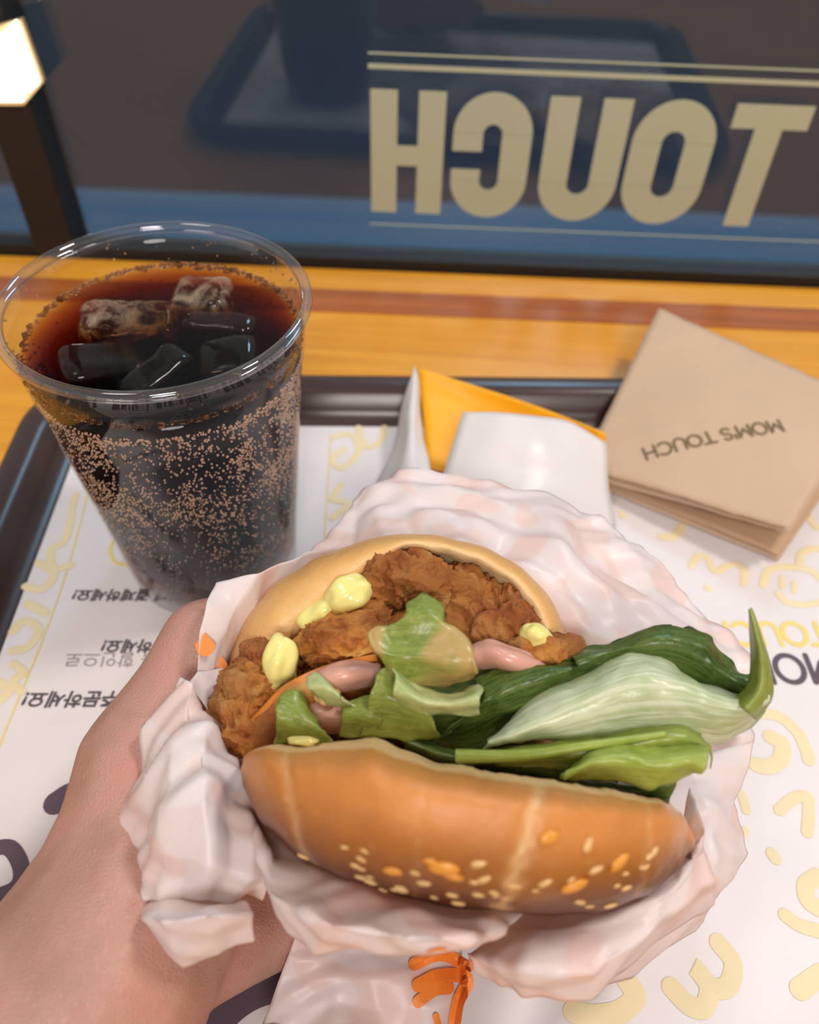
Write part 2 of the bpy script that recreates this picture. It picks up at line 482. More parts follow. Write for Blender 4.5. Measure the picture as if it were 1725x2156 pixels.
# ------------------------------------------------------------------ setting: counter, window, outside
WY = 0.479
bm = bmesh.new(); add_box(bm, (-0.9, -0.25, -0.035), (0.9, WY - 0.0105, 0.0), 0.002)
counter = tag(obj('counter', bm, M['wood'], smooth=False), 'light orange-brown wooden counter running along the window', 'counter')
bm = bmesh.new(); add_box(bm, (-0.9, 0.418, -0.004), (0.9, 0.4425, 0.0005), 0.0)
tag(obj('inlay_strip', bm, M['wood_dark'], counter, smooth=False), 'darker brown wooden strip let into the counter')
bm = bmesh.new(); add_box(bm, (-0.9, WY - 0.03, -0.9), (0.9, WY + 0.02, -0.0355))
struct(obj('wall_front', bm, M['frame'], smooth=False))
fr = bmesh.new()
add_box(fr, (-0.9, WY - 0.010, -0.035), (0.9, WY + 0.0075, 0.0070), 0.001)
struct(obj('trim_1', fr, M['black'], smooth=False))
bm = bmesh.new(); add_box(bm, (-0.9, WY, 0.0075), (0.9, WY + 0.006, 0.9))
win = struct(obj('window_1', bm, M['glass'], smooth=False))
# upright of the window frame
bm = bmesh.new(); add_box(bm, (-0.246, WY - 0.012, 0.0), (-0.220, WY + 0.016, 0.9), 0.0015)
struct(obj('window_1_upright', bm, M['frame'], smooth=False)).name = 'trim_2'
# floor inside and outside
bm = bmesh.new(); add_box(bm, (-1.5, -1.5, -1.0), (1.5, WY - 0.03, -0.9))
struct(obj('floor', bm, M['frame'], smooth=False))
bm = bmesh.new(); add_box(bm, (-6, WY + 0.02, -1.0), (6, 9, -0.9))
struct(obj('floor_outside', bm, M['pave'], smooth=False))
bm = bmesh.new(); add_box(bm, (-3, 1.30, -0.9), (3, 2.28, -0.84), 0.01)
tag(obj('kerb', bm, M['blue'], smooth=False), 'blue painted kerb on the ground outside the window', 'kerb')

# lamp by the upright
lr = empty('wall_lamp', W(40, 130, WY - 0.02))
def wall_poly(bm, pts, y0, y1):
    a = [bm.verts.new(W(u, v, y0)) for u, v in pts]
    b = [bm.verts.new(p.co + Vector((0, y1 - y0, 0))) for p in a]
    bm.faces.new(a); bm.faces.new(b[::-1])
    for i in range(len(a)):
        j = (i + 1) % len(a); bm.faces.new((a[i], b[i], b[j], a[j]))
bm = bmesh.new(); wall_poly(bm, [(-30, 60), (45, 40), (92, 172), (50, 222), (-40, 222)], WY - 0.016, WY - 0.0125)
obj('lamp_frame', bm, M['lamp_body'], lr, smooth=False)
bm = bmesh.new(); wall_poly(bm, [(-28, 75), (2, 76), (30, 46), (78, 178), (56, 196), (46, 188), (47, 213), (-36, 213)], WY - 0.019, WY - 0.016)
obj('lamp_panel', bm, M['lamp'], lr, smooth=False)
tag(lr, 'small bright white lamp with a tan frame on the dark window upright', 'lamp'); settle(lr)

# window lettering: mirrored TOUCH, read from the street
dec = empty('window_lettering', W(1250, 330, WY - 0.0006))
DY = WY - 0.0006
def shear_letters():
    z0, z1 = W(785, 445, DY).z, W(780, 187, DY).z
    def X(u, v=325): return W(u, v, DY).x
    def strokes(name, polys):
        bm = bmesh.new()
        for pl in polys:
            vs = [bm.verts.new((x, DY, z)) for x, z in pl]; bm.faces.new(vs)
        e = bmesh.ops.extrude_face_region(bm, geom=bm.faces[:])
        for v in [g for g in e['geom'] if isinstance(g, bmesh.types.BMVert)]: v.co.y += 0.0003
        obj(name, bm, M['decal'], dec, smooth=False)
    h = z1 - z0; zm = (z0 + z1) / 2
    rect = lambda a, b, c, d: [(a, c), (b, c), (b, d), (a, d)]
    # H
    a, b = X(781), X(934); s = (b - a) * 0.36
    strokes('letter', [rect(a, a + s, z0, z1), rect(b - s, b, z0, z1), rect(a + s, b - s, zm - 0.004 - h * 0.035, zm - 0.004 + h * 0.13 - 0.0)])
    def arcs(a, b, zt0, zt1, s, ang0, ang1, n=40):
        """elongated ring section between angles, quads"""
        cx = (a + b) / 2; R = (b - a) / 2; r = R - s; out = []
        def pt(rad, an):
            x, z = rad * cos(an), rad * sin(an)
            off = (zt1 - zt0) / 2 - R
            # superellipse-like stadium
            return (cx + x, (zt0 + zt1) / 2 + z + (off if sin(an) > 1e-6 else (-off if sin(an) < -1e-6 else 0)))
        angs = [ang0 + (ang1 - ang0) * i / n for i in range(n + 1)]
        for p, q in zip(angs, angs[1:]):
            out.append([pt(R, p), pt(R, q), pt(r, q), pt(r, p)])
        return out
    # C mirrored: open on the left
    a, b = X(952), X(1116); s = (b - a) * 0.38; R = (b - a) / 2
    ps = arcs(a, b, z0 - .0008, z1 + .0008, s, 0.001, pi - 0.001, 24) + arcs(a, b, z0 - .0008, z1 + .0008, s, -0.001, -pi + 0.001, 24)
    ps.append(rect(b - s, b, z0 + R - 0.001, z1 - R + 0.001))
    ps.append(rect(a, a + s, z1 - R - h * 0.13, z1 - R + 0.001)); ps.append(rect(a, a + s, z0 + R - 0.001, z0 + R + h * 0.08))
    strokes('letter', ps)
    # U
    a, b = X(1143), X(1312); s = (b - a) * 0.36; R = (b - a) / 2
    ps = arcs(a, b, z0 - .0008, z1, s, -0.001, -pi + 0.001, 24)
    ps += [rect(a, a + s, z0 + R - 0.001, z1), rect(b - s, b, z0 + R - 0.001, z1)]
    strokes('letter', ps)
    # O
    a, b = X(1325), X(1499); s = (b - a) * 0.36; R = (b - a) / 2
    ps = arcs(a, b, z0 - .0008, z1 + .0008, s, 0.001, pi - 0.001, 24) + arcs(a, b, z0 - .0008, z1 + .0008, s, -0.001, -pi + 0.001, 24)
    ps += [rect(a, a + s, z0 + R - 0.001, z1 - R + 0.001), rect(b - s, b, z0 + R - 0.001, z1 - R + 0.001)]
    strokes('letter', ps)
    # T
    a, b = X(1541, 262), X(1705, 262); s = (b - a) * 0.36; c = (a + b) / 2
    strokes('letter', [rect(a, b, z1 - h * 0.185, z1), rect(c - s / 2, c + s / 2, z0, z1 - h * 0.185)])
    # rules above and below
    for n_, za, zb in (('rule_line', z1 + .0103, z1 + .0128), ('rule_line', z1 + .0175, z1 + .0185), ('rule_line', z0 - .0085, z0 - .0078)):
        strokes(n_, [rect(X(777), 0.32, za, zb)])
shear_letters()
tag(dec, 'cream lettering and thin rules stuck on the window glass, reading backwards', 'lettering'); settle(dec)

# ------------------------------------------------------------------ tray and placemat
YAW = radians(2.8)
TC = Vector((0.030, 0.180))                        # tray centre
def tray_pt(x, y, z):                              # tray-local -> world
    return Vector((TC.x + x * cos(YAW) - y * sin(YAW), TC.y + x * sin(YAW) + y * cos(YAW), z))
def rrect(hx, hy, r, n=10):
    out = []
    for cx_, cy_, a0 in ((hx - r, hy - r, 0), (-hx + r, hy - r, pi / 2), (-hx + r, -hy + r, pi), (hx - r, -hy + r, 1.5 * pi)):
        for k in range(n + 1):
            a = a0 + k * pi / 2 / n
            out.append((cx_ + r * cos(a), cy_ + r * sin(a)))
    return out
bm = bmesh.new()
HX, HY = 0.215, 0.160
prof = [(0.0, 0.010), (0.0, 0.0145), (0.002, 0.0175), (0.006, 0.0185), (0.012, 0.0180), (0.0155, 0.016), (0.019, 0.009), (0.0225, 0.0045), (0.028, 0.0035)]
rings = []
for off, z in prof:
    rings.append([bm.verts.new(tray_pt(x, y, z)) for x, y in rrect(HX - off, HY - off, max(0.042 - off * 0.8, 0.012))])
for a, b in zip(rings, rings[1:]):
    for i in range(len(a)):
        bm.faces.new((a[i], a[(i + 1) % len(a)], b[(i + 1) % len(a)], b[i]))
bm.faces.new(rings[-1])
under = [(0.004, 0.010), (0.017, 0.0025), (0.022, 0.0002)]
rings2 = [rings[0]]
for off, z in under:
    rings2.append([bm.verts.new(tray_pt(x, y, z)) for x, y in rrect(HX - off, HY - off, max(0.042 - off * 0.8, 0.012))])
for a, b in zip(rings2, rings2[1:]):
    for i in range(len(a)):
        bm.faces.new((a[i], b[i], b[(i + 1) % len(a)], a[(i + 1) % len(a)]))
bm.faces.new(rings2[-1][::-1])
tray = tag(obj('serving_tray', bm, M['tray']), 'dark brown plastic tray with raised rim standing on the wooden counter', 'tray')

MZ = 0.0042
bm = bmesh.new()
mh = []
for x, y in rrect(0.1885, 0.1335, 0.008, 4): mh.append((x, y))
top = [bm.verts.new(tray_pt(x, y, MZ)) for x, y in mh]; bot = [bm.verts.new(tray_pt(x, y, 0.0037)) for x, y in mh]
bm.faces.new(top); bm.faces.new(bot[::-1])
for i in range(len(top)):
    j = (i + 1) % len(top); bm.faces.new((top[i], bot[i], bot[j], top[j]))
mat_o = tag(obj('placemat', bm, M['mat_paper'], smooth=False), 'white paper placemat with pale yellow doodles and purple lettering lying in the tray', 'placemat')
def mprint(name, strokes, mat, dz=0.0002):
    for k, (w, pts) in enumerate(strokes):
        bm = bmesh.new()
        ribbon(bm, [G(u, v, MZ + dz + k * 2e-6) for u, v in pts], w)
        bmesh.ops.triangulate(bm, faces=bm.faces)
        obj(name, bm, mat, mat_o, smooth=False)
zz = lambda pts: [(1250 + x / 2.143, 1150 + y / 2.143) for x, y in pts]
z5 = lambda pts: [(x / 2.208, 1180 + y / 2.208) for x, y in pts]
mprint('yellow_stroke', [
    (.0032, zz([(440, 90), (470, 45), (510, 50), (550, 115), (600, 90), (650, 80), (680, 110), (680, 170)])),
    (.0034, zz([(515, 188), (516, 190)])),
    (.0036, zz([(765, 175), (790, 110), (880, 92), (980, 110), (1030, 150)])),
    (.0030, zz([(835, 215), (880, 255), (960, 262), (1040, 250)])),
    (.0024, zz([(850, 140), (850, 185)])), (.0024, zz([(905, 165), (905, 205)])),
    (.0036, zz([(930, 80), (940, 30), (1000, 10), (1060, 20)])),
    (.0046, zz([(745, 750), (840, 770), (920, 840), (960, 920), (972, 965)])),
    (.0060, zz([(800, 860), (850, 890), (845, 960), (790, 995), (735, 985)])),
    (.0042, zz([(840, 1190), (900, 1140), (965, 1130), (972, 1210), (965, 1290)])),
    (.0034, zz([(670, 1120), (690, 1190)])), (.0036, zz([(615, 1350), (680, 1285)])), (.0030, zz([(625, 1225), (628, 1232)])),
    (.0040, zz([(805, 1385), (822, 1410)])),
    (.0056, zz([(1010, 1490), (960, 1530), (970, 1600), (1030, 1640)])), (.0044, zz([(865, 1665), (930, 1710), (1030, 1740)])),
    (.0058, zz([(565, 1790), (630, 1880), (610, 1980), (540, 1990), (460, 1900), (520, 1990), (500, 2080), (430, 2070), (350, 1990)])),
    (.0060, zz([(930, 2000), (1030, 1930)])),
    (.0062, zz([(150, 1960), (190, 2030), (120, 2100), (0, 2120), (-90, 2100)])),
    (.0042, [(1440, 1100), (1420, 1130), (1395, 1130)]), (.0038, [(1725, 1040), (1700, 1080), (1720, 1110)]),
    (.0038, z5([(180, 10), (250, 60), (200, 130), (120, 120)])), (.0038, z5([(60, 330), (110, 280), (180, 320), (130, 400), (60, 420)])),
    (.0038, z5([(130, 200), (210, 240)])), (.0040, z5([(-20, 560), (40, 600), (0, 650)])), (.0034, z5([(60, 480), (110, 520), (60, 560), (100, 610)])),
    (.0034, [(150, 1090), (135, 1140), (108, 1155), (112, 1195), (150, 1190)]), (.0030, [(160, 1040), (150, 1080)]),
    (.0036, [(755, 900), (770, 940), (800, 930), (810, 900)]), (.0034, [(700, 920), (740, 915), (755, 950), (720, 985), (700, 965), (725, 945)]),
    (.0034, [(720, 1020), (700, 1050), (735, 1060), (700, 1090)]), (.0026, [(715, 1120), (725, 1130)]),
    (.0034, [(1420, 1000), (1450, 1010)]), (.0030, [(1310, 1080), (1312, 1086)]),
], M['yellow'])
mprint('yellow_line', [(.0007, [(196, 1000), (147, 1180), (98, 1325), (0, 1567), (-60, 1720)]),
                        (.0006, [(697, 915), (690, 1030), (683, 1160), (676, 1300)]),
                        (.0016, [(243, 1130), (232, 1160), (246, 1186), (280, 1185), (300, 1160)])], M['yellow2'])
mprint('purple_shape', [(.0085, [(118, 1690), (150, 1672), (165, 1700), (150, 1712)]),
                        (.0052, [(-30, 1790), (20, 1785), (45, 1830), (30, 1870), (-30, 1895)]),
                        (.0085, [(440, 2230), (465, 2150), (530, 2095), (610, 2075), (690, 2090)])], M['purple'])
def flat_text(body, size, mat, name, parent, loc, ang, shear=0.0, up=None, bold=0.0, spacing=1.0):
    cu = bpy.data.curves.new(name, 'FONT'); cu.body = body; cu.size = size; cu.shear = shear
    cu.offset = bold; cu.extrude = 0.00005; cu.space_character = spacing
    cu.resolution_u = 4
    o = bpy.data.objects.new(name, cu); col.objects.link(o)
    bpy.context.view_layer.update()
    me = bpy.data.meshes.new_from_object(o)
    bpy.data.objects.remove(o)
    o = bpy.data.objects.new(name, me); col.objects.link(o)
    me.materials.clear(); me.materials.append(mat)
    if up is None: mtx = Matrix.Translation(loc) @ Matrix.Rotation(ang, 4, 'Z')
    else: mtx = Matrix.Translation(loc) @ up
    me.transform(mtx)
    o.parent = parent
    return o
UPS = pi + YAW
# monoline capitals drawn as strokes: (advance, [polylines]) on a unit-high body
def arc_(cx_, cy_, rx, ry, a0, a1, n=14):
    return [(cx_ + rx * cos(radians(a0 + (a1 - a0) * i / n)), cy_ + ry * sin(radians(a0 + (a1 - a0) * i / n))) for i in range(n + 1)]
GLYPH = {
    'M': (1.06, [[(.08, 0), (.08, 1)], [(.08, 1), (.48, .28)], [(.48, .28), (.88, 1)], [(.88, 1), (.88, 0)]]),
    'O': (1.08, [arc_(.50, .5, .44, .5, 0, 360, 28)]),
    'T': (.82, [[(.0, 1), (.74, 1)], [(.37, 1), (.37, 0)]]),
    'U': (.92, [[(.06, 1), (.06, .36)] + arc_(.40, .36, .34, .36, 180, 360)[1:] + [(.74, 1)]]),
    'C': (1.0, [arc_(.50, .5, .44, .5, 45, 315, 24)]),
    'H': (.92, [[(.07, 0), (.07, 1)], [(.75, 0), (.75, 1)], [(.07, .5), (.75, .5)]]),
    'S': (.76, [arc_(.34, .75, .27, .25, 30, 250, 12) + arc_(.34, .25, .29, .25, 80, -150, 12)]),
    "'": (.26, [[(.08, 1.0), (.08, .72)]]),
    ' ': (.42, []),
}
def stroke_text(body, height, weight, mat, parent, at, skew=0.0, up=Vector((0, 0, 1)), fit=None):
    """at(x, y) gives the point on the paper for a place in the line of lettering"""
    x = 0.0
    for ch in body:
        adv, lines = GLYPH[ch]
        if lines:
            bm = bmesh.new()
            for l in lines:
                pts = [at((x + px + skew * py) * height, py * height) for px, py in l]
                if len(pts) == 2: pts = [pts[0].lerp(pts[1], k / 6) for k in range(7)]
                ribbon(bm, pts, weight, up=up, smooth=1, h=0.0001)
            obj('letter', bm, mat, parent, smooth=False)
        x += adv
def on_mat(loc, z=0.0002):
    c_, s_ = cos(UPS), sin(UPS)
    return lambda x, y: Vector((loc.x + x * c_ - y * s_, loc.y + x * s_ + y * c_, MZ + z))
# lines start at their reading-left end, which is the picture's right
stroke_text("MOM'S", 0.0125, .0023, M['purple'], mat_o, on_mat(G(1752, 1380, MZ)))
stroke_text('TOUCH', 0.0108, .0022, M['yellow2'], mat_o, on_mat(G(1735, 1312, MZ)))
flat_text('함께 결제하세요!', 0.0066, M['dark_ink'], 'lettering', mat_o, G(392, 1243, MZ + .0002), UPS, shear=0.15, bold=0.0002)
flat_text('할인 하세요!', 0.0066, M['dark_ink'], 'lettering', mat_o, G(400, 1349, MZ + .0002), UPS, shear=0.15, bold=0.0002)
flat_text('더욱 할인으로', 0.0074, M['grey_ink'], 'lettering', mat_o, G(372, 1376, MZ + .0002), UPS)
flat_text('지금 주문하세요!', 0.0074, M['dark_ink'], 'lettering', mat_o, G(345, 1458, MZ + .0002), UPS, shear=0.15, bold=0.0002)

# ------------------------------------------------------------------ cup of cola
CXC, CYC, CZ = -0.0845, 0.2245, MZ + 0.0003
HC, RB, RT = 0.1265, 0.0352, 0.0478
def rw(z):                                        # outer wall radius at height z above the cup's foot
    t = z / HC
    r = RB + (RT - RB) * t
    if z > 0.103: r += 0.0005
    return r
cup = empty('plastic_cup', (CXC, CYC, CZ))
bm = bmesh.new()
th = 0.0007
outer = [(0.0005, 0.004), (RB - 0.004, 0.004), (RB - 0.003, 0.0)] + [(rw(z), z) for z in (0.0, 0.004, 0.03, 0.06, 0.09, 0.1025, 0.1035, 0.115, 0.1235)]
inner = [(rw(z) - th, z) for z in (0.1235, 0.115, 0.1035, 0.1025, 0.09, 0.06, 0.03, 0.006)] + [(RB - 0.004, 0.005), (0.0005, 0.005)]
lathe(bm, [(r, CZ + z) for r, z in outer + inner], CXC, CYC, 128)
obj('cup_wall', bm, M['cup'], cup)
bm = bmesh.new()
rr = 0.0021
lathe(bm, [(RT + 0.0005 + rr * 0.9 * cos(a), CZ + HC - 0.0016 + rr * sin(a)) for a in [2 * pi * k / 14 for k in range(14)]], CXC, CYC, 128, closed=True)
obj('cup_rim', bm, M['rim'], cup)
LZ = 0.1115                                       # liquid level
def liquid_r(z): return rw(z) - th - 0.0002
bm = bmesh.new()
prof = [(0.00001, 0.0053), (RB - 0.005, 0.0053), (liquid_r(0.008), 0.008)] + [(liquid_r(z), z) for z in (0.03, 0.06, 0.09, 0.102)] + [(liquid_r(LZ) - 0.0001, LZ + 0.0007), (liquid_r(LZ) - 0.0015, LZ + 0.0001), (0.03, LZ), (0.015, LZ), (0.00001, LZ)]
lathe(bm, [(r, CZ + z) for r, z in prof], CXC, CYC, 128)
bmesh.ops.remove_doubles(bm, verts=bm.verts, dist=0.00005)
cola = tag(obj('cola', bm, M['cola']), 'dark fizzy cola filling the clear plastic cup', 'drink', kind='stuff')
# bubbles clinging to the wall
rnd = random.Random(3)
_tb = bmesh.new(); bmesh.ops.create_icosphere(_tb, subdivisions=1, radius=1)
_tv = [v.co.copy() for v in _tb.verts]; _tf = [[v.index for v in f.verts] for f in _tb.faces]; _tb.free()
def cloud(name, items, mat):
    vs, fs = [], []
    for c, r in items:
        n = len(vs); vs += [c + v * r for v in _tv]; fs += [[n + i for i in f] for f in _tf]
    me = bpy.data.meshes.new(name); me.from_pydata(vs, [], fs); return link(name, me, mat)
items = []
while len(items) < 6500:
    a = rnd.uniform(-pi, 0.5) if rnd.random() < .85 else rnd.uniform(0, 2 * pi)
    z = 0.008 + (LZ - 0.013) * (rnd.random() ** 0.62)
    q = Vector((a * 1.3, z * 30, 3))
    dens = noise.noise(q * 1.7) * 0.6 + 0.35 * noise.noise(q * 5) + 0.5
    right = max(0, cos(a + .5))
    if rnd.random() > 0.10 + 1.5 * max(0, dens - .38) * (0.35 + .65 * z / LZ + .3 * right): continue
    r = rnd.uniform(0.00022, 0.00052) * (0.5 + 0.65 * z / LZ)
    R_ = rw(z) - th - 0.0001
    items.append((Vector((CXC + R_ * cos(a), CYC + R_ * sin(a), CZ + z)), r))
bub = tag(cloud('bubbles', items, M['bubble']), 'tiny fizz bubbles clinging inside the cup of cola', 'bubbles', kind='stuff')
items = []
for i in range(520):                              # foam ring at the surface, drops above it
    a = rnd.uniform(0, 2 * pi); R_ = liquid_r(LZ) - rnd.uniform(0.0002, 0.0032) * rnd.random()
    r = rnd.uniform(0.0004, 0.0012)
    items.append((Vector((CXC + R_ * cos(a), CYC + R_ * sin(a), CZ + LZ + r * 0.35)), r))
for i in range(70):
    a = rnd.uniform(0, 2 * pi); z = rnd.uniform(LZ + 0.002, 0.124); r = rnd.uniform(0.0002, 0.0006)
    items.append((Vector((CXC + (rw(z) - th) * cos(a), CYC + (rw(z) - th) * sin(a), CZ + z)), r))
foam_m = m_liquid('foam', 1.25, (1, 1, 1, 1), 0, (0.95, 0.86, 0.76, 1), 0.05)
foam = tag(cloud('foam_bubbles', items, foam_m), 'ring of clear bubbles and drops at the surface of the cola', 'bubbles', kind='stuff')
settle(cup)
tag(cup, 'clear plastic cup with rolled rim standing on the left of the tray', 'cup')
# ice
def ice(u, v, sx, sy, sz, rot, label, dz=0.0, white=False):
    c = G(u, v, CZ + LZ) + Vector((0, 0, -sz * 0.5 + dz - 0.0008))
    bm = bmesh.new()
    q = bmesh.ops.create_cube(bm, size=1.0)
    bmesh.ops.subdivide_edges(bm, edges=bm.edges[:], cuts=7, use_grid_fill=True)
    mtx = Matrix.Translation(c) @ Matrix.Rotation(rot[2], 4, 'Z') @ Matrix.Rotation(rot[0], 4, 'X') @ Matrix.Rotation(rot[1], 4, 'Y')
    for w in bm.verts:
        p = w.co * 2
        n = (abs(p.x) ** 6 + abs(p.y) ** 6 + abs(p.z) ** 6) ** (1 / 6) or 1
        k = Vector((p.x, p.y, p.z)) / max(n, 1e-6) * max(abs(p.x), abs(p.y), abs(p.z))
        k = Vector((k.x * sx / 2, k.y * sy / 2, k.z * sz / 2))
        k += noise.noise_vector(k * 120 + c * 50) * 0.0008
        w.co = mtx @ k
    o = tag(obj('ice_cube', bm, M['ice_white' if white else 'ice']), label, 'ice cube', 'ice cubes in the cola')
    return o
ice(262, 655, .034, .020, .020, (.15, .1, .2), 'large amber-lit ice cube at the back left of the cola', 0.0005, True)
ice(430, 612, .022, .018, .022, (.2, -.1, -.1), 'pale topped ice cube at the back of the cola beside the far rim', 0.003, True)
ice(205, 750, .027, .022, .018, (-.1, .15, .5), 'dark rounded ice cube at the front left of the cola', 0.0012)
ice(328, 775, .012, .026, .018, (.1, .1, -.55), 'narrow ice cube standing on edge at the front middle of the cola', 0.0025)
ice(480, 742, .020, .020, .018, (.1, -.1, .1), 'frosted dark ice cube at the front right of the cola', 0.0015)
ice(462, 672, .026, .010, .014, (.1, 0, -.05), 'low ice cube with bright glints right of the middle of the cola', 0.0015)

# ------------------------------------------------------------------ napkin
nap = empty('paper_napkin', G(1480, 900, MZ))
Gc = lambda t: G(*t)
def nap_grid(corner_px, zs, sag=0.0):
    T, R_, Fp, L = [G(u, v, z) for (u, v), z in zip(corner_px, zs)]
    g = []
    for j in range(6):
        t = j / 5; row = []
        for i in range(6):
            s = i / 5
            p = (T * (1 - s) + R_ * s) * (1 - t) + (L * (1 - s) + Fp * s) * t
            p.z += sag * sin(pi * s) * sin(pi * t)
            row.append(p)
        g.append(row)
    return g
def nap_layer(name, corners, zs, mat, seed, sag=0.002):
    bm = bmesh.new(); sheet_bm(bm, nap_grid(corners, zs, sag), n=6, fold=0.0005, ff=18, seed=seed, edge=0.0004)
    o = obj(name, bm, mat, nap, normals=False)
    m = o.modifiers.new('thickness', 'SOLIDIFY'); m.thickness = 0.0005; m.offset = 0
    return o
nap_top = nap_layer('napkin_fold', [(1388, 648), (1830, 850), (1662, 1112), (1222, 985)], [.034, .036, .030, .013], M['napkin'], 1, .004)
nap_layer('napkin_fold', [(1388, 662), (1830, 862), (1664, 1122), (1222, 1000)], [.030, .033, .024, .0105], M['napkin'], 2, .001)
nap_layer('napkin_fold', [(1388, 690), (1826, 900), (1640, 1170), (1222, 1000)], [.0235, .025, .009, .0075], M['napkin_in'], 3, .0)
nap_layer('napkin_fold', [(1388, 700), (1826, 910), (1640, 1180), (1222, 1010)], [.0215, .022, .006, .006], M['napkin'], 4, .0)
# lettering on the napkin lies along its surface
nt_ = bvh_of([nap_top])
hit_ = lambda u, v: nt_.ray_cast(CAMV, ray(u, v).normalized())[0]
a0, a1 = hit_(1640, 886), hit_(1348, 948)
xd = (a1 - a0).normalized(); upn = (hit_(1540, 1000) - hit_(1500, 870)).normalized()
nn = xd.cross(upn).normalized(); yd = nn.cross(xd).normalized()
mt = Matrix((xd, yd, nn)).transposed().to_4x4()
if nn.z < 0: nn = -nn
def on_nap(x, y):
    p = a0 + xd * x + yd * y
    h_ = nt_.ray_cast(p + Vector((0, 0, .05)), Vector((0, 0, -1)))[0]
    return (h_ or p) + Vector((0, 0, .0005))
_len = sum(GLYPH[c][0] for c in "MOM'S TOUCH")
stroke_text("MOM'S TOUCH", (a1 - a0).length / _len, .0013, M['nap_ink'], nap, on_nap, up=nn)
tag(nap, 'folded brown paper napkin with dark lettering leaning on the far tray rim', 'napkin'); settle(nap)

# ------------------------------------------------------------------ white paper bag with yellow lining
bag = empty('paper_bag', G(1050, 950, MZ))
sheet('lining', [[(878, 774, .030), (1010, 815, .026), (1150, 862, .026), (1275, 912, .026)],
                 [(885, 830, .022), (1010, 860, .018), (1150, 905, .018), (1278, 940, .020)],
                 [(892, 900, .016), (1010, 930, .012), (1150, 965, .012), (1282, 990, .012)],
                 [(895, 985, .012), (1010, 1010, .009), (1150, 1040, .009), (1286, 1060, .008)]], M['bag_in'], bag, conv=Gc, n=6, fold=.0006, seed=5)
sheet('front_panel', [[(975, 868, .040), (1080, 872, .043), (1190, 884, .040), (1276, 935, .030)],
                 [(958, 920, .036), (1070, 930, .040), (1190, 940, .036), (1280, 980, .026)],
                 [(935, 990, .030), (1060, 1000, .034), (1190, 1010, .030), (1286, 1040, .020)],
                 [(900, 1080, .022), (1050, 1090, .026), (1190, 1090, .022), (1298, 1110, .010)]], M['bag'], bag, conv=Gc, n=6, fold=.0009, seed=6)
sheet('side_panel', [[(874, 771, .032), (876, 776, .031), (880, 780, .030)],
                 [(846, 862, .022), (868, 865, .030), (886, 870, .024)],
                 [(822, 960, .012), (860, 950, .028), (894, 930, .024)],
                 [(770, 1050, .008), (840, 1030, .024), (908, 1000, .026)],
                 [(700, 1150, .006), (800, 1130, .018), (905, 1060, .022)]], M['bag'], bag, conv=Gc, n=6, fold=.0008, seed=7)
tag(bag, 'small white paper bag with bright yellow lining lying open behind the burger', 'paper bag'); settle(bag)

# ------------------------------------------------------------------ burger wrapper
wrap = empty('burger_wrapper', P(950, 1800, .215))
wk = dict(fold=.0020, ff=62, facet=0.8)
def wsheet(grid, seed, mat='wrap', n=12, name='paper_fold', **k):
    kk = dict(wk); kk.update(k)
    return sheet(name, grid, M[mat], wrap, n=n, seed=seed, **kk)
# far side spread, behind the burger
wsheet([[(700, 1150, .268), (740, 1050, .276), (840, 985, .28), (1000, 1010, .28), (1190, 1050, .28), (1290, 1110, .277), (1400, 1190, .272)],
        [(640, 1180, .256), (760, 1120, .260), (880, 1080, .262), (1020, 1090, .262), (1170, 1110, .262), (1300, 1180, .262), (1480, 1280, .266)],
        [(560, 1230, .249), (700, 1200, .246), (860, 1160, .246), (1020, 1170, .244), (1190, 1210, .243), (1350, 1290, .247), (1548, 1335, .258)],
        [(540, 1350, .243), (700, 1350, .241), (860, 1350, .241), (1050, 1300, .241), (1230, 1320, .233), (1400, 1400, .238), (1600, 1405, .250)],
        [(560, 1500, .240), (700, 1500, .2405), (900, 1500, .2405), (1100, 1450, .240), (1260, 1480, .236), (1420, 1520, .238), (1590, 1540, .244)],
        [(600, 1650, .237), (750, 1650, .2375), (900, 1650, .2375), (1100, 1620, .2385), (1300, 1640, .234), (1450, 1650, .232), (1560, 1640, .238)]], 11, n=14, fold=.0027, ff=48)
# upper left flap beside the cup
wsheet([[(455, 1225, .218), (540, 1208, .220), (640, 1165, .238), (720, 1150, .252)],
        [(434, 1270, .212), (500, 1280, .216), (560, 1260, .228), (640, 1240, .244)],
        [(421, 1340, .208), (460, 1350, .212), (500, 1350, .222), (560, 1340, .244)],
        [(415, 1420, .210), (450, 1412, .213), (480, 1400, .224), (520, 1420, .244)]], 12, fold=.0008)
# left collar
wsheet([[(380, 1425, .206), (405, 1440, .200), (440, 1480, .199), (474, 1530, .202)],
        [(312, 1540, .200), (370, 1570, .186), (430, 1580, .184), (502, 1600, .194)],
        [(264, 1690, .196), (340, 1700, .177), (430, 1690, .174), (545, 1720, .186)],
        [(252, 1790, .196), (340, 1800, .176), (440, 1820, .172), (570, 1860, .180)],
        [(254, 1880, .196), (340, 1895, .180), (440, 1900, .178), (552, 1890, .186)]], 13, n=18, fold=.0022)
wsheet([[(415, 1415, .208), (470, 1405, .215), (530, 1420, .225)], [(400, 1440, .203), (470, 1470, .212), (540, 1500, .225)],
        [(450, 1520, .203), (500, 1570, .212), (560, 1620, .222)]], 23, n=8, fold=.0008)
wsheet([[(254, 1876, .196), (340, 1885, .186), (440, 1890, .184), (500, 1880, .186)],
        [(268, 1930, .186), (340, 1940, .166), (430, 1930, .163), (530, 1925, .174)],
        [(345, 2000, .186), (390, 2028, .178), (460, 2012, .175), (538, 1985, .178)]], 14, n=14, fold=.0013)
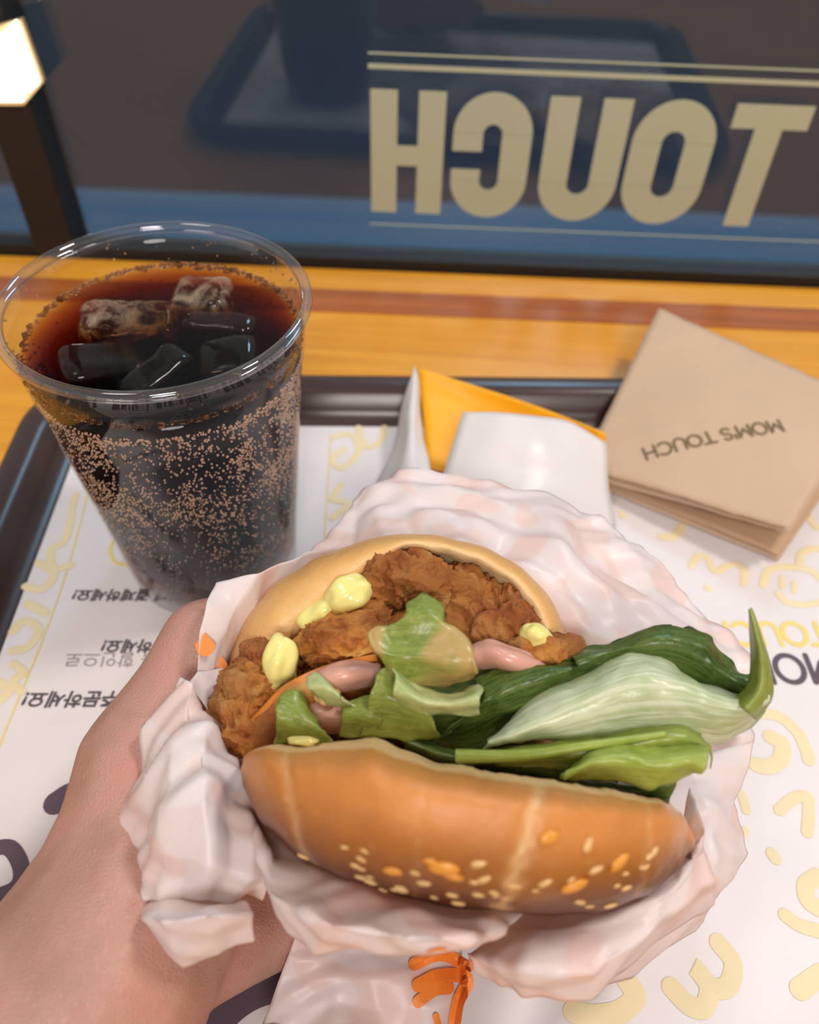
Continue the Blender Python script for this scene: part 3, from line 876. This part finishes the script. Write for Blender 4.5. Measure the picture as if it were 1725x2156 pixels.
# front band under the crown
wsheet([[(505, 1560, .215), (600, 1720, .21), (740, 1790, .205), (900, 1830, .203), (1070, 1870, .203), (1140, 1890, .203)],
        [(512, 1680, .190), (575, 1820, .174), (720, 1870, .166), (880, 1900, .164), (1020, 1922, .166), (1100, 1930, .172)],
        [(530, 1780, .184), (570, 1885, .166), (700, 1950, .152), (870, 1975, .148), (990, 1978, .152), (1062, 1955, .164)],
        [(560, 1850, .188), (600, 1950, .176), (660, 2008, .162), (820, 2012, .156), (960, 2005, .159), (1040, 1970, .168)]], 15, fold=.0013)
# lower right lobe
wsheet([[(1040, 1880, .203), (1150, 1880, .20), (1300, 1850, .20), (1420, 1770, .20), (1455, 1660, .205)],
        [(1030, 1960, .186), (1130, 1955, .174), (1290, 1930, .172), (1430, 1860, .176), (1485, 1750, .188)],
        [(980, 2010, .184), (1100, 2040, .167), (1250, 2045, .165), (1370, 1960, .170), (1503, 1850, .183)],
        [(1000, 2045, .190), (1100, 2095, .177), (1240, 2098, .172), (1330, 2030, .180), (1500, 1900, .192)]], 16, fold=.0013)
# thin outer layers on the right
wsheet([[(1360, 1640, .222), (1450, 1600, .222), (1530, 1575, .226), (1592, 1560, .230)],
        [(1430, 1720, .212), (1490, 1700, .212), (1520, 1700, .217), (1548, 1690, .224)],
        [(1460, 1830, .206), (1505, 1810, .207), (1535, 1805, .212), (1572, 1797, .222)],
        [(1400, 1950, .200), (1470, 1930, .203), (1500, 1900, .208), (1545, 1850, .218)],
        [(1250, 2085, .200), (1330, 2060, .206), (1400, 2000, .212), (1475, 1935, .218)]], 17, fold=.0012)
# tail hanging below
wsheet([[(630, 1950, .222), (720, 1960, .226), (850, 1960, .230), (970, 1960, .232)],
        [(585, 2070, .220), (710, 2060, .220), (850, 2070, .222), (985, 2060, .228)],
        [(555, 2160, .220), (700, 2160, .214), (850, 2165, .218), (968, 2160, .224)],
        [(540, 2260, .208), (700, 2260, .204), (850, 2260, .206), (960, 2260, .212)]], 18, n=16, fold=.0022)
def on_sheet(pts, d, w, mat, name='printed_mark'):
    bm = bmesh.new(); vr = ray(*pts[0]).normalized()
    ribbon(bm, [P(u, v, d) for u, v in pts], w, up=-vr)
    o = obj(name, bm, mat, wrap, smooth=False); stick(o, wrap_tree); return o
# printed orange marks
wrap_tree = bvh_of([c for c in wrap.children])
def drop(u, v, s, d):
    bm = bmesh.new(); vs = []
    for k in range(20):
        a = 2 * pi * k / 20; x = s * 0.42 * sin(a); y = -s * 0.5 * cos(a)
        if y < 0: x *= (1 + y / (s * 0.62))
        vs.append(bm.verts.new(P(u + x, v + y, d)))
    c = bm.verts.new(P(u, v, d))
    for a, b in zip(vs, vs[1:] + vs[:1]): bm.faces.new((a, b, c))
    h = wrap_tree.ray_cast(CAMV, ray(u, v).normalized())[0]
    if h:
        k_ = ((h - CAMV).length - .0012) / (P(u, v, d) - CAMV).length
        for w_ in bm.verts: w_.co = CAMV + (w_.co - CAMV) * k_
    return obj('printed_drop', bm, M['orange'], wrap, smooth=False)
drop(432, 1357, 50, .2065); drop(463, 1398, 40, .2085)
on_sheet([(872, 2030), (930, 2010), (985, 2035)], .2235, .0032, M['orange'])
on_sheet([(880, 2075), (925, 2055), (985, 2060), (965, 2110), (955, 2170)], .2195, .0034, M['orange'])
on_sheet([(880, 2110), (915, 2085), (945, 2080)], .2195, .003, M['orange'])
on_sheet([(918, 2140), (925, 2165)], .2195, .0018, M['orange'])
settle(wrap)
tag(wrap, 'crumpled white and pinkish paper wrapper around the burger held in the hand', 'wrapper')

# ------------------------------------------------------------------ burger
burger = empty('chicken_burger', P(900, 1560, .20))
def interp(tab, x):
    if x <= tab[0][0]: return tab[0][1]
    for (a, b), (c, d) in zip(tab, tab[1:]):
        if x <= c:
            t = (x - a) / (c - a); t = t * t * (3 - 2 * t) * .5 + t * .5
            return b + (d - b) * t
    return tab[-1][1]
# crown: dome toward the viewer's lower side, its cut edge up. sections along the long axis
CR0 = 0.178
top_tab = [(498, 1618), (512, 1585), (560, 1566), (640, 1572), (720, 1562), (800, 1556), (850, 1580), (930, 1608), (1100, 1634), (1250, 1658), (1380, 1682), (1430, 1705), (1462, 1765), (1468, 1790)]
bot_tab = [(498, 1622), (512, 1670), (560, 1745), (640, 1815), (740, 1862), (860, 1895), (1000, 1918), (1120, 1932), (1240, 1920), (1340, 1893), (1410, 1850), (1450, 1800), (1468, 1792)]
bm = bmesh.new()
NS, NT = 150, 84
colr = []
cracks = [(618, .012, .5), (1095, .016, 1.0), (910, .006, .16), (1352, .008, .3)]
rings = []
for i in range(NS + 1):
    q = -cos(pi * i / NS)                          # denser at the ends
    u = 983 + 485 * q
    yt, yb = interp(top_tab, u), interp(bot_tab, u)
    yt += 5 * noise.noise(Vector((u * .02, 3, 0))) + 4 * noise.noise(Vector((u * .06, 9, 0)))
    D = 0.051 * sqrt(max(0.0, 1 - q * q)) ** 0.9 + 0.0002
    ring = []
    for k in range(NT):
        th_ = 2 * pi * k / NT
        c_, s_ = cos(th_), sin(th_)
        e = 0.72
        zc = math.copysign(abs(c_) ** e, c_); yc = math.copysign(abs(s_) ** e, s_)
        if s_ > 0:                                 # up: cut face, shallow
            ymid = yt + (yb - yt) * 0.36
            v = ymid + (yt - ymid) * abs(s_) ** 0.5
            dz = -zc * D
        else:
            ymid = yt + (yb - yt) * 0.36
            v = ymid + (yb - ymid) * abs(s_) ** 0.92
            dz = -math.copysign(abs(c_) ** 0.80, c_) * D
        if dz > 0: dz *= 0.8
        d = CR0 + 0.012 + dz
        # cracks run from the cut edge down to the dome's middle
        lat = (v - yt) / max(yb - yt, 1)
        cr_, cv = 0.0, 0.0
        for cu_, wd, st in cracks:
            uu = cu_ + (50 * lat if cu_ < 700 else -85 * (lat - .35) if 1000 < cu_ < 1200 else -30 * lat) + 9 * noise.noise(Vector((lat * 6, cu_, 0)))
            w_ = wd * 1000 * (0.7 + 0.7 * lat) * (1 + .7 * noise.noise(Vector((lat * 14, cu_, 5))))
            x_ = (u - uu) / w_
            cv = max(cv, st * math.exp(-x_ * x_ * 1.6)); cr_ += st * 0.0011 * math.exp(-x_ * x_ * 1.2)
        d += cr_ * (1 if c_ > 0 else 0)
        k0 = (CR0 / d)
        uc_, vc_ = 983, yt
        p = P(uc_ + (u - uc_) * k0 ** .55, vc_ + (v - vc_) * k0 ** .55, d)
        p += (p - P(983, 1760, CR0 + .012)).normalized() * (0.0013 * noise.noise(p * 55) + 0.00035 * noise.noise(p * 190))
        ring.append(bm.verts.new(p))
        brown = max(0.0, min(1.0, (lat - 0.34) * 1.5)) if c_ > -.2 else .6
        colr.append((brown, min(1, cv * (0.7 + 0.9 * noise.noise(p * 700))) if c_ > 0 else 0.0, 0, 1) if not (s_ > 0.55 and lat < 0.05) else (0, .9, 0, 1))
    rings.append(ring)
for a, b in zip(rings, rings[1:]):
    for k in range(NT):
        bm.faces.new((a[k], a[(k + 1) % NT], b[(k + 1) % NT], b[k]))
bm.faces.new(rings[0]); bm.faces.new(rings[-1][::-1])
crown = obj('crown_bun', bm, M['crown'], burger)
ca = crown.data.color_attributes.new('tone', 'FLOAT_COLOR', 'POINT')
for i, c in enumerate(colr): ca.data[i].color = c
crown['label'] = 'glossy golden brown split-top bun half with seeds'
# seeds and flakes on the crown: cast onto its surface along the view
from mathutils.bvhtree import BVHTree
dg_bm = bmesh.new(); dg_bm.from_mesh(crown.data); bvh = BVHTree.FromBMesh(dg_bm)
def seed(u, v, L, mat, name, ang=0.0, fat=0.55):
    r = ray(u, v).normalized()
    hit, nrm, idx, dist = bvh.ray_cast(CAMV, r)
    if hit is None: return
    if nrm.dot(r) > 0: nrm = -nrm
    bm = bmesh.new(); q = bmesh.ops.create_icosphere(bm, subdivisions=2, radius=1)
    rt = (ROT @ Vector((cos(ang), sin(ang), 0))); rt = (rt - nrm * rt.dot(nrm)).normalized(); sd = nrm.cross(rt)
    for w in bm.verts:
        x, y, z = w.co
        if 'flake' in name: x *= 1 + .35 * noise.noise(w.co * 2 + hit * 900); y *= 1 + .35 * noise.noise(w.co * 2.3 - hit * 900)
        else: y *= (1 - 0.35 * x)
        w.co = hit + rt * x * L / 2 + sd * y * L / 2 * fat + nrm * (z * L * 0.16 + L * 0.04)
    obj(name, bm, mat, burger)
for u, v, a in [(780, 1855, -.1), (845, 1872, -.1), (893, 1858, .4), (965, 1900, -.3), (1020, 1850, .9), (1008, 1818, .4), (1148, 1858, .9), (1238, 1778, 1.0), (1285, 1905, .1),
                (1255, 1830, .3), (640, 1802, -.8)]:
    seed(u, v, .0031, M['sesame'], 'sesame_seed', a)
_r = random.Random(11)
for _ in range(34):
    q_ = _r.random(); u = 700 + 680 * q_
    v = interp(bot_tab, u) - 8 - 70 * _r.random() ** 1.6
    seed(u, v, _r.uniform(.0016, .0027), M['sesame'], 'sesame_seed', _r.uniform(-.8, .8), .6)
for u, v, L, a in [(828, 1832, .0040, .2), (935, 1825, .0062, .1), (905, 1812, .0030, 0), (1208, 1862, .0058, 0), (1302, 1815, .0050, .4), (1155, 1762, .0045, .3), (1410, 1862, .0036, .4), (955, 1843, .004, 0)]:
    seed(u, v, L, M['garlic'], 'toasted_flake', a, .6)
# heel: open bun half behind the filling
def polar(tab, ang):
    n = len(tab)
    for i in range(n):
        a, b = tab[i], tab[(i + 1) % n]
        a0_, b0_ = a[0], b[0] + (2 * pi if i == n - 1 else 0)
        x = ang if ang >= tab[0][0] else ang + 2 * pi
        if a0_ <= x <= b0_:
            t = (x - a0_) / (b0_ - a0_); t = t * t * (3 - 2 * t)
            return a[1] + (b[1] - a[1]) * t
    return tab[0][1]
HC_ = (842, 1440)
def tabify(pts):
    return sorted((atan2(-(v - HC_[1]), u - HC_[0]), math.hypot(u - HC_[0], v - HC_[1])) for u, v in pts)
outer_t = tabify([(1200, 1440), (1194, 1350), (1165, 1268), (1110, 1205), (1040, 1160), (950, 1133), (850, 1124), (740, 1146), (640, 1190), (555, 1252), (505, 1320), (478, 1400), (470, 1480), (490, 1570), (600, 1680), (842, 1740), (1080, 1680), (1180, 1560)])
inner_t = tabify([(1140, 1440), (1128, 1352), (1110, 1290), (1080, 1245), (1030, 1215), (950, 1176), (868, 1158), (800, 1200), (745, 1250), (690, 1305), (640, 1350), (600, 1400), (560, 1450), (560, 1560), (660, 1640), (842, 1690), (1020, 1640), (1120, 1540)])
bm = bmesh.new(); colr = []
NA = 160
ringdef = [(0.02, 'i', .232, 1), (0.5, 'i', .230, 1), (0.9, 'i', .226, 1), (1.0, 'i', .2165, 1.0), (0.12, 'b', .2115, .55), (0.35, 'b', .2085, .05), (0.62, 'b', .2088, 0), (0.85, 'b', .2125, 0), (0.97, 'b', .219, 0), (1.0, 'b', .226, 0), (0.97, 'b', .230, 0), (0.85, 'b', .233, 0), (0.5, 'i', .2355, 0), (0.02, 'i', .236, 0)]
rings = []
for f, kind, d, cream in ringdef:
    ring = []
    for k in range(NA):
        a = -pi + 2 * pi * k / NA
        ro, ri = polar(outer_t, a), polar(inner_t, a)
        r = ri * f if kind == 'i' else ri + (ro - ri) * f
        jag = (12 * noise.noise(Vector((a * 7, f * 3, 0))) + 5 * noise.noise(Vector((a * 22, 2, 0)))) * (1 if 0 < a < 1.7 else .4) if (kind == 'i' and f > .85) or (kind == 'b' and f < .4) else 0
        u, v = HC_[0] + (r + jag) * cos(a), HC_[1] - (r + jag) * sin(a)
        p = P(u, v, d + 0.0008 * noise.noise(Vector((u * .02, v * .02, d * 40))))
        ring.append(bm.verts.new(p))
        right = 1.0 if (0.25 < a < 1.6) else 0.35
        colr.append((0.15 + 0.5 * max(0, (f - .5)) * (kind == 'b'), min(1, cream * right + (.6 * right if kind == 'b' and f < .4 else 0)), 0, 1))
    rings.append(ring)
for a, b in zip(rings, rings[1:]):
    for k in range(NA): bm.faces.new((a[k], a[(k + 1) % NA], b[(k + 1) % NA], b[k]))
bm.faces.new(rings[0]); bm.faces.new(rings[-1][::-1])
heel = obj('heel_bun', bm, M['heel'], burger)
ca = heel.data.color_attributes.new('tone', 'FLOAT_COLOR', 'POINT')
for i, c in enumerate(colr): ca.data[i].color = c
sm = heel.modifiers.new('soft', 'SUBSURF'); sm.levels = 1; sm.render_levels = 1
heel['label'] = 'pale golden bun half opened behind the fried chicken'

# fried chicken
def lump(bm, u, v, d, ru, rv, rd, amp=.0035, seed=0.0, tilt=0.0, sub=6):
    c = P(u, v, d); k = d / F_PX
    q = bmesh.ops.create_icosphere(bm, subdivisions=sub, radius=1)
    for w in q['verts']:
        n = w.co.copy()
        x, y, z = n.x * ru * k, n.y * rv * k, n.z * rd
        x, y = x * cos(tilt) - y * sin(tilt), x * sin(tilt) + y * cos(tilt)
        p = Vector((x, y, z))
        s = Vector((seed, seed, 0)); pp = p * 95 + s
        pw = pp + noise.noise_vector(pp * 1.5) * 0.5
        dd = 0.9 * noise.noise(pw) + 1.0 * (0.4 - abs(noise.noise(pw * 2.1))) + 0.75 * (0.4 - abs(noise.noise(pw * 4.6))) + 0.16 * noise.noise(pp * 9) + 0.10 * noise.noise(pp * 20)
        nl = Vector((n.x, n.y, n.z))
        w.co = c + ROT @ (p + nl * amp * dd)
bm = bmesh.new()
lump(bm, 855, 1232, .2165, 90, 74, .011, seed=1, amp=.004)
lump(bm, 955, 1302, .2185, 150, 105, .012, seed=2, tilt=-.5, amp=.004)
lump(bm, 1055, 1325, .2150, 85, 85, .010, seed=3, amp=.0036)
lump(bm, 750, 1340, .2095, 112, 60, .011, seed=4, tilt=.15)
lump(bm, 880, 1400, .2130, 230, 80, .010, seed=9)
lump(bm, 560, 1450, .2080, 78, 85, .011, seed=5, tilt=.4)
lump(bm, 520, 1520, .2055, 55, 70, .011, seed=6, tilt=.3)
lump(bm, 548, 1380, .2075, 34, 36, .006, seed=7, amp=.002, sub=5)
lump(bm, 1160, 1378, .2060, 82, 36, .009, seed=8, tilt=-.25, amp=.0028, sub=5)
lump(bm, 800, 1480, .2130, 260, 90, .010, seed=12)
chicken = obj('fried_chicken', bm, M['chicken'], burger)
# thin orange fried slice curling through the left
def slab(name, ctr, w_px, mat, thick, seed, **k):
    g = [[(u, v - w_px / 2, d), (u, v, d - .001), (u, v + w_px / 2, d)] for u, v, d in ctr]
    return sheet(name, g, mat, burger, thick=thick, seed=seed, **k)
sheet('fried_slice', [[(502, 1560, .200), (540, 1510, .197), (600, 1450, .196), (680, 1412, .197), (790, 1385, .200)],
                      [(518, 1575, .196), (560, 1535, .193), (620, 1480, .192), (700, 1440, .194), (800, 1412, .198)],
                      [(540, 1590, .198), (590, 1555, .196), (650, 1510, .196), (730, 1470, .198), (810, 1440, .202)]], M['chicken'], burger, thick=.0022, n=10, fold=.0006, ff=60, seed=31)
sheet('orange_edge', [[(500, 1552, .1985), (545, 1500, .1955), (602, 1443, .1945), (680, 1404, .1955), (792, 1378, .1985)],
                      [(506, 1566, .1975), (550, 1514, .1945), (610, 1457, .1935), (686, 1418, .1945), (794, 1392, .1975)]], M['slice'], burger, thick=.0012, n=10, fold=.0003, ff=60, seed=32)
# ham
def hamroll(pts, w, seed):
    g = []
    for u, v, d, s in pts:
        g.append([(u, v - s, d + .003), (u, v - s * .4, d - .001), (u, v + s * .4, d - .001), (u, v + s, d + .003)])
    o = sheet('ham_slice', g, M['ham'], burger, thick=.0016, n=8, fold=.0006, ff=70, seed=seed); return o
hamroll([(990, 1385, .198, 22), (1030, 1378, .195, 30), (1070, 1388, .194, 24), (1120, 1402, .196, 16), (1160, 1412, .199, 10)], 1, 41)
hamroll([(640, 1500, .194, 20), (680, 1508, .192, 30), (730, 1512, .192, 26), (790, 1500, .195, 22)], 1, 42)
hamroll([(660, 1440, .192, 14), (700, 1430, .190, 22), (750, 1420, .191, 20), (800, 1420, .194, 18)], 1, 43)
# sauce
def dollop(u, v, d, ru, rv, rd, mat, seed, tilt=0.0):
    bm = bmesh.new(); c = P(u, v, d); k = d / F_PX
    bmesh.ops.create_icosphere(bm, subdivisions=4, radius=1)
    for w in bm.verts:
        n = w.co.copy(); f = 1 + .22 * noise.noise(n * 1.4 + Vector((seed, 0, 0))) + .03 * noise.noise(n * 4 + Vector((seed, 0, 0)))
        x, y, z = n.x * ru * k * f, n.y * rv * k * f, n.z * rd * f
        w.co = c + ROT @ Vector((x * cos(tilt) - y * sin(tilt), x * sin(tilt) + y * cos(tilt), z))
    return obj('sauce', bm, mat, burger)
dollop(588, 1392, .2005, 38, 56, .0045, M['sauce'], 1, -.2)
dollop(735, 1252, .2080, 56, 40, .006, M['sauce'], 2, .5)
dollop(680, 1290, .2105, 60, 30, .005, M['sauce'], 3, .6)
dollop(1128, 1338, .2025, 34, 26, .004, M['sauce'], 4, -.4)
dollop(690, 1465, .1895, 26, 22, .0025, M['sauce_tan'], 5)
dollop(640, 1558, .186, 36, 12, .0025, M['sauce'], 6)
# lettuce
lk = dict(ruffle=.0030, rf=85, edge=.0012, crink=.0006)
def leaf(grid, mat, seed, label=None, n=9, thick=.0005, **k):
    kk = dict(lk); kk.update(k)
    o = sheet('lettuce_leaf', grid, M[mat], burger, thick=thick, n=n, seed=seed, **kk)
    if label: o['label'] = label
    return o
def grid_from(edges, ds):              # edges: list of polylines (rows) of (u,v); ds: depth per row
    return [[(u, v, d + dd) for (u, v), dd in zip(e, D)] for e, d, D in zip(edges, ds, [[0] * len(e) for e in edges])]
leaf(grid_from([[(760, 1480), (850, 1440), (950, 1430), (1025, 1388), (1120, 1385), (1230, 1388), (1330, 1372)],
                [(755, 1520), (850, 1500), (940, 1510), (1020, 1470), (1110, 1430), (1215, 1405), (1320, 1385)],
                [(750, 1555), (850, 1560), (935, 1590), (1030, 1570), (1110, 1500), (1215, 1440), (1320, 1400)]], [.200, .194, .198]), 'leaf_dark', 51, 'dark green leaf running behind the pale one')
leaf(grid_from([[(1000, 1430), (1080, 1400), (1160, 1395), (1240, 1385)],
                [(1010, 1480), (1090, 1440), (1170, 1415), (1260, 1395)],
                [(900, 1560), (1000, 1520), (1120, 1480), (1270, 1400)]], [.196, .190, .193]), 'leaf_dark', 52, ruffle=.0015)
leaf(grid_from([[(1200, 1385), (1290, 1345), (1400, 1322), (1488, 1328), (1515, 1368), (1550, 1415), (1592, 1432)],
                [(1210, 1400), (1300, 1368), (1400, 1350), (1480, 1370), (1505, 1400), (1550, 1430), (1592, 1442)],
                [(1215, 1420), (1310, 1405), (1400, 1405), (1455, 1440), (1500, 1458), (1548, 1462), (1590, 1452)]], [.196, .190, .194]), 'leaf_dark', 53, 'dark green leaf at the top right')
leaf(grid_from([[(1035, 1555), (1100, 1480), (1200, 1422), (1300, 1382), (1388, 1370), (1448, 1432), (1545, 1456), (1605, 1446)],
                [(1030, 1562), (1110, 1520), (1210, 1470), (1320, 1430), (1412, 1432), (1495, 1462), (1570, 1475), (1622, 1462)],
                [(1025, 1568), (1110, 1550), (1220, 1520), (1330, 1495), (1440, 1490), (1520, 1505), (1575, 1505), (1622, 1478)],
                [(1020, 1574), (1110, 1568), (1230, 1560), (1350, 1556), (1450, 1560), (1500, 1572), (1560, 1540), (1612, 1500)]], [.194, .183, .182, .188]), 'leaf_pale', 54, 'broad pale green leaf seen from below', ruffle=.0018, n=10)
leaf(grid_from([[(1545, 1470), (1575, 1440), (1583, 1380), (1581, 1325), (1579, 1284)],
                [(1570, 1495), (1600, 1450), (1603, 1385), (1592, 1330), (1580, 1282)],
                [(1590, 1515), (1626, 1465), (1623, 1405), (1602, 1338), (1581, 1280)]], [.186, .179, .184]), 'leaf_mid', 55, 'curled leaf tip standing up at the far right', ruffle=.0006, edge=0, crink=.0001)
leaf(grid_from([[(1040, 1585), (1150, 1562), (1250, 1552), (1350, 1528), (1425, 1518), (1478, 1548)],
                [(1045, 1600), (1160, 1590), (1260, 1578), (1360, 1560), (1440, 1552), (1490, 1572)],
                [(1050, 1612), (1170, 1612), (1270, 1606), (1370, 1596), (1440, 1590), (1488, 1588)]], [.186, .179, .183]), 'leaf_mid', 56, ruffle=.0012)
leaf(grid_from([[(1195, 1618), (1245, 1572), (1310, 1560), (1370, 1575), (1440, 1570), (1497, 1578)],
                [(1190, 1632), (1250, 1605), (1320, 1600), (1380, 1610), (1445, 1600), (1485, 1605)],
                [(1180, 1648), (1260, 1650), (1320, 1652), (1390, 1645), (1440, 1628), (1465, 1615)]], [.181, .173, .178]), 'leaf_light', 57, 'bright light green ruffled leaf above the brown bun', ruffle=.0025)
leaf(grid_from([[(1150, 1625), (1250, 1630), (1340, 1635), (1430, 1620)],
                [(1200, 1650), (1280, 1658), (1350, 1664), (1425, 1645)],
                [(1240, 1668), (1300, 1680), (1360, 1690), (1400, 1682)]], [.186, .182, .184]), 'leaf_dark', 58)
leaf(grid_from([[(860, 1268), (882, 1253), (915, 1257), (936, 1285)],
                [(850, 1300), (870, 1300), (902, 1300), (930, 1312)],
                [(778, 1332), (838, 1345), (920, 1342), (980, 1340)],
                [(795, 1382), (850, 1390), (930, 1395), (1004, 1398)],
                [(828, 1425), (870, 1440), (930, 1452), (992, 1442)]], [.190, .186, .184, .182, .188]), 'leaf_sauce', 59, 'ruffled leaf smeared with tan sauce in the middle', ruffle=.003, rf=110)
leaf(grid_from([[(820, 1392), (850, 1420), (880, 1448), (950, 1462), (1012, 1440)],
                [(828, 1440), (862, 1462), (900, 1478), (955, 1482), (1012, 1468)],
                [(838, 1492), (866, 1494), (900, 1498), (950, 1506), (1005, 1498)]], [.186, .180, .184]), 'leaf_white', 60, 'whitish curled leaf edge with sauce', ruffle=.002, rf=100)
leaf(grid_from([[(800, 1408), (826, 1402), (850, 1425)],
                [(778, 1470), (825, 1465), (900, 1500)],
                [(762, 1552), (830, 1552), (930, 1560)]], [.187, .183, .186]), 'leaf_mid', 61, ruffle=.003, n=12)
leaf(grid_from([[(592, 1468), (618, 1462), (650, 1500)],
                [(586, 1512), (632, 1520), (685, 1540)],
                [(580, 1562), (645, 1564), (705, 1566)]], [.188, .184, .187]), 'leaf_mid', 62, 'small green leaf at the left over the brown bun', ruffle=.002, n=12)
leaf(grid_from([[(640, 1420), (662, 1410), (680, 1425)],
                [(655, 1450), (690, 1448), (720, 1470)],
                [(680, 1480), (720, 1490), (775, 1492)]], [.188, .184, .187]), 'leaf_white', 63, ruffle=.001, n=10)
leaf(grid_from([[(720, 1470), (770, 1465), (800, 1475)],
                [(720, 1500), (765, 1500), (800, 1510)],
                [(715, 1550), (760, 1552), (800, 1555)]], [.188, .184, .187]), 'leaf_mid', 64, ruffle=.002, n=10)
leaf(grid_from([[(850, 1545), (950, 1575), (1060, 1575), (1180, 1600), (1300, 1625)],
                [(850, 1560), (950, 1595), (1060, 1605), (1180, 1625), (1300, 1650)],
                [(850, 1585), (950, 1615), (1060, 1640), (1180, 1655), (1300, 1680)]], [.190, .185, .190]), 'leaf_dark', 65, ruffle=.002)
bm = bmesh.new()
ribbon(bm, [Vector((0, 0, 0)), Vector((0.001, 0, 0))], .001); bm.free()
# stem hooks
def tube(name, pts, r, mat, parent):
    cu = bpy.data.curves.new(name, 'CURVE'); cu.dimensions = '3D'; cu.bevel_depth = r; cu.bevel_resolution = 3
    s = cu.splines.new('POLY'); q = spline([Vector(p) for p in pts], 6); s.points.add(len(q) - 1)
    for i, p in enumerate(q): s.points[i].co = (*p, 1); s.points[i].radius = 1 - .6 * i / len(q)
    o = bpy.data.objects.new(name, cu); col.objects.link(o); bpy.context.view_layer.update()
    me = bpy.data.meshes.new_from_object(o); bpy.data.objects.remove(o)
    return link(name, me, mat, parent)
tube('leaf_stem', [P(1470, 1562, .180), P(1490, 1572, .179), P(1499, 1592, .179), P(1496, 1618, .179)], .0004, M['leaf_mid'], burger)
tube('leaf_stem', [P(960, 1592, .180), P(1100, 1590, .1785), P(1250, 1568, .178), P(1400, 1545, .179)], .0016, M['leaf_light'], burger)
settle(burger)
tag(burger, 'fried chicken burger with long lettuce leaves held open above the tray', 'burger')

# ------------------------------------------------------------------ the hand
def cone_chain(bm, pts):
    """overlapping tapered segments along joints (p, r)"""
    for (a, ra), (b, rb) in zip(pts, pts[1:]):
        L = (b - a).length; n = max(3, int(L / (min(ra, rb) * 0.35)))
        for k in range(n + 1):
            t = k / n; r = ra + (rb - ra) * t
            q = bmesh.ops.create_icosphere(bm, subdivisions=2, radius=r)
            c = a.lerp(b, t)
            for w in q['verts']: w.co += c
hb = bmesh.new()
J = lambda u, v, d, r: (P(u, v, d), r)
cone_chain(hb, [J(-330, 2700, .150, .034), J(-60, 2400, .172, .0325), J(150, 2150, .190, .0315), J(280, 1920, .205, .0290)])      # forearm to wrist
cone_chain(hb, [J(280, 1920, .205, .0285), J(306, 1740, .213, .0225), J(316, 1615, .219, .0202), J(348, 1535, .223, .0168), J(386, 1450, .227, .0140), J(430, 1352, .231, .0130), J(500, 1325, .237, .0115), J(560, 1310, .244, .0095)])  # thumb
cone_chain(hb, [J(280, 1920, .205, .0270), J(420, 1900, .225, .0200), J(560, 1860, .243, .0135)])
cone_chain(hb, [J(330, 1720, .222, .018), J(480, 1640, .243, .0125), J(600, 1560, .252, .0110)])
cone_chain(hb, [J(340, 1960, .212, .024), J(500, 1960, .228, .0155), J(640, 1925, .238, .0120)])
cone_chain(hb, [J(400, 1800, .232, .018), J(560, 1740, .247, .0125), J(620, 1680, .250, .011)])
cone_chain(hb, [J(600, 1560, .252, .0110), J(610, 1680, .250, .0115), J(610, 1790, .247, .0115), J(640, 1920, .240, .0110)])
for v0, v1, L in ((1560, 1520, 460), (1680, 1660, 520), (1800, 1790, 480), (1915, 1915, 390)):
    r0 = .0092 if v0 < 1900 else .0080
    d0 = .251 - (v0 - 1560) * .000030
    cone_chain(hb, [J(620, v0, d0, r0 + .0012), J(620 + L * .42, v0 * .6 + v1 * .4, d0 + .004, r0), J(620 + L * .75, v0 * .2 + v1 * .8, d0 + .003, r0 * .92), J(620 + L, v1, d0 - .002, r0 * .82)])
hand = obj('person', hb, M['skin'])
rm = hand.modifiers.new('merge', 'REMESH'); rm.mode = 'VOXEL'; rm.voxel_size = 0.0016; rm.use_smooth_shade = True
s1 = hand.modifiers.new('relax', 'SMOOTH'); s1.factor = 0.6; s1.iterations = 14
tag(hand, "person's left hand and forearm, palm up, holding the wrapped burger from below", 'person')
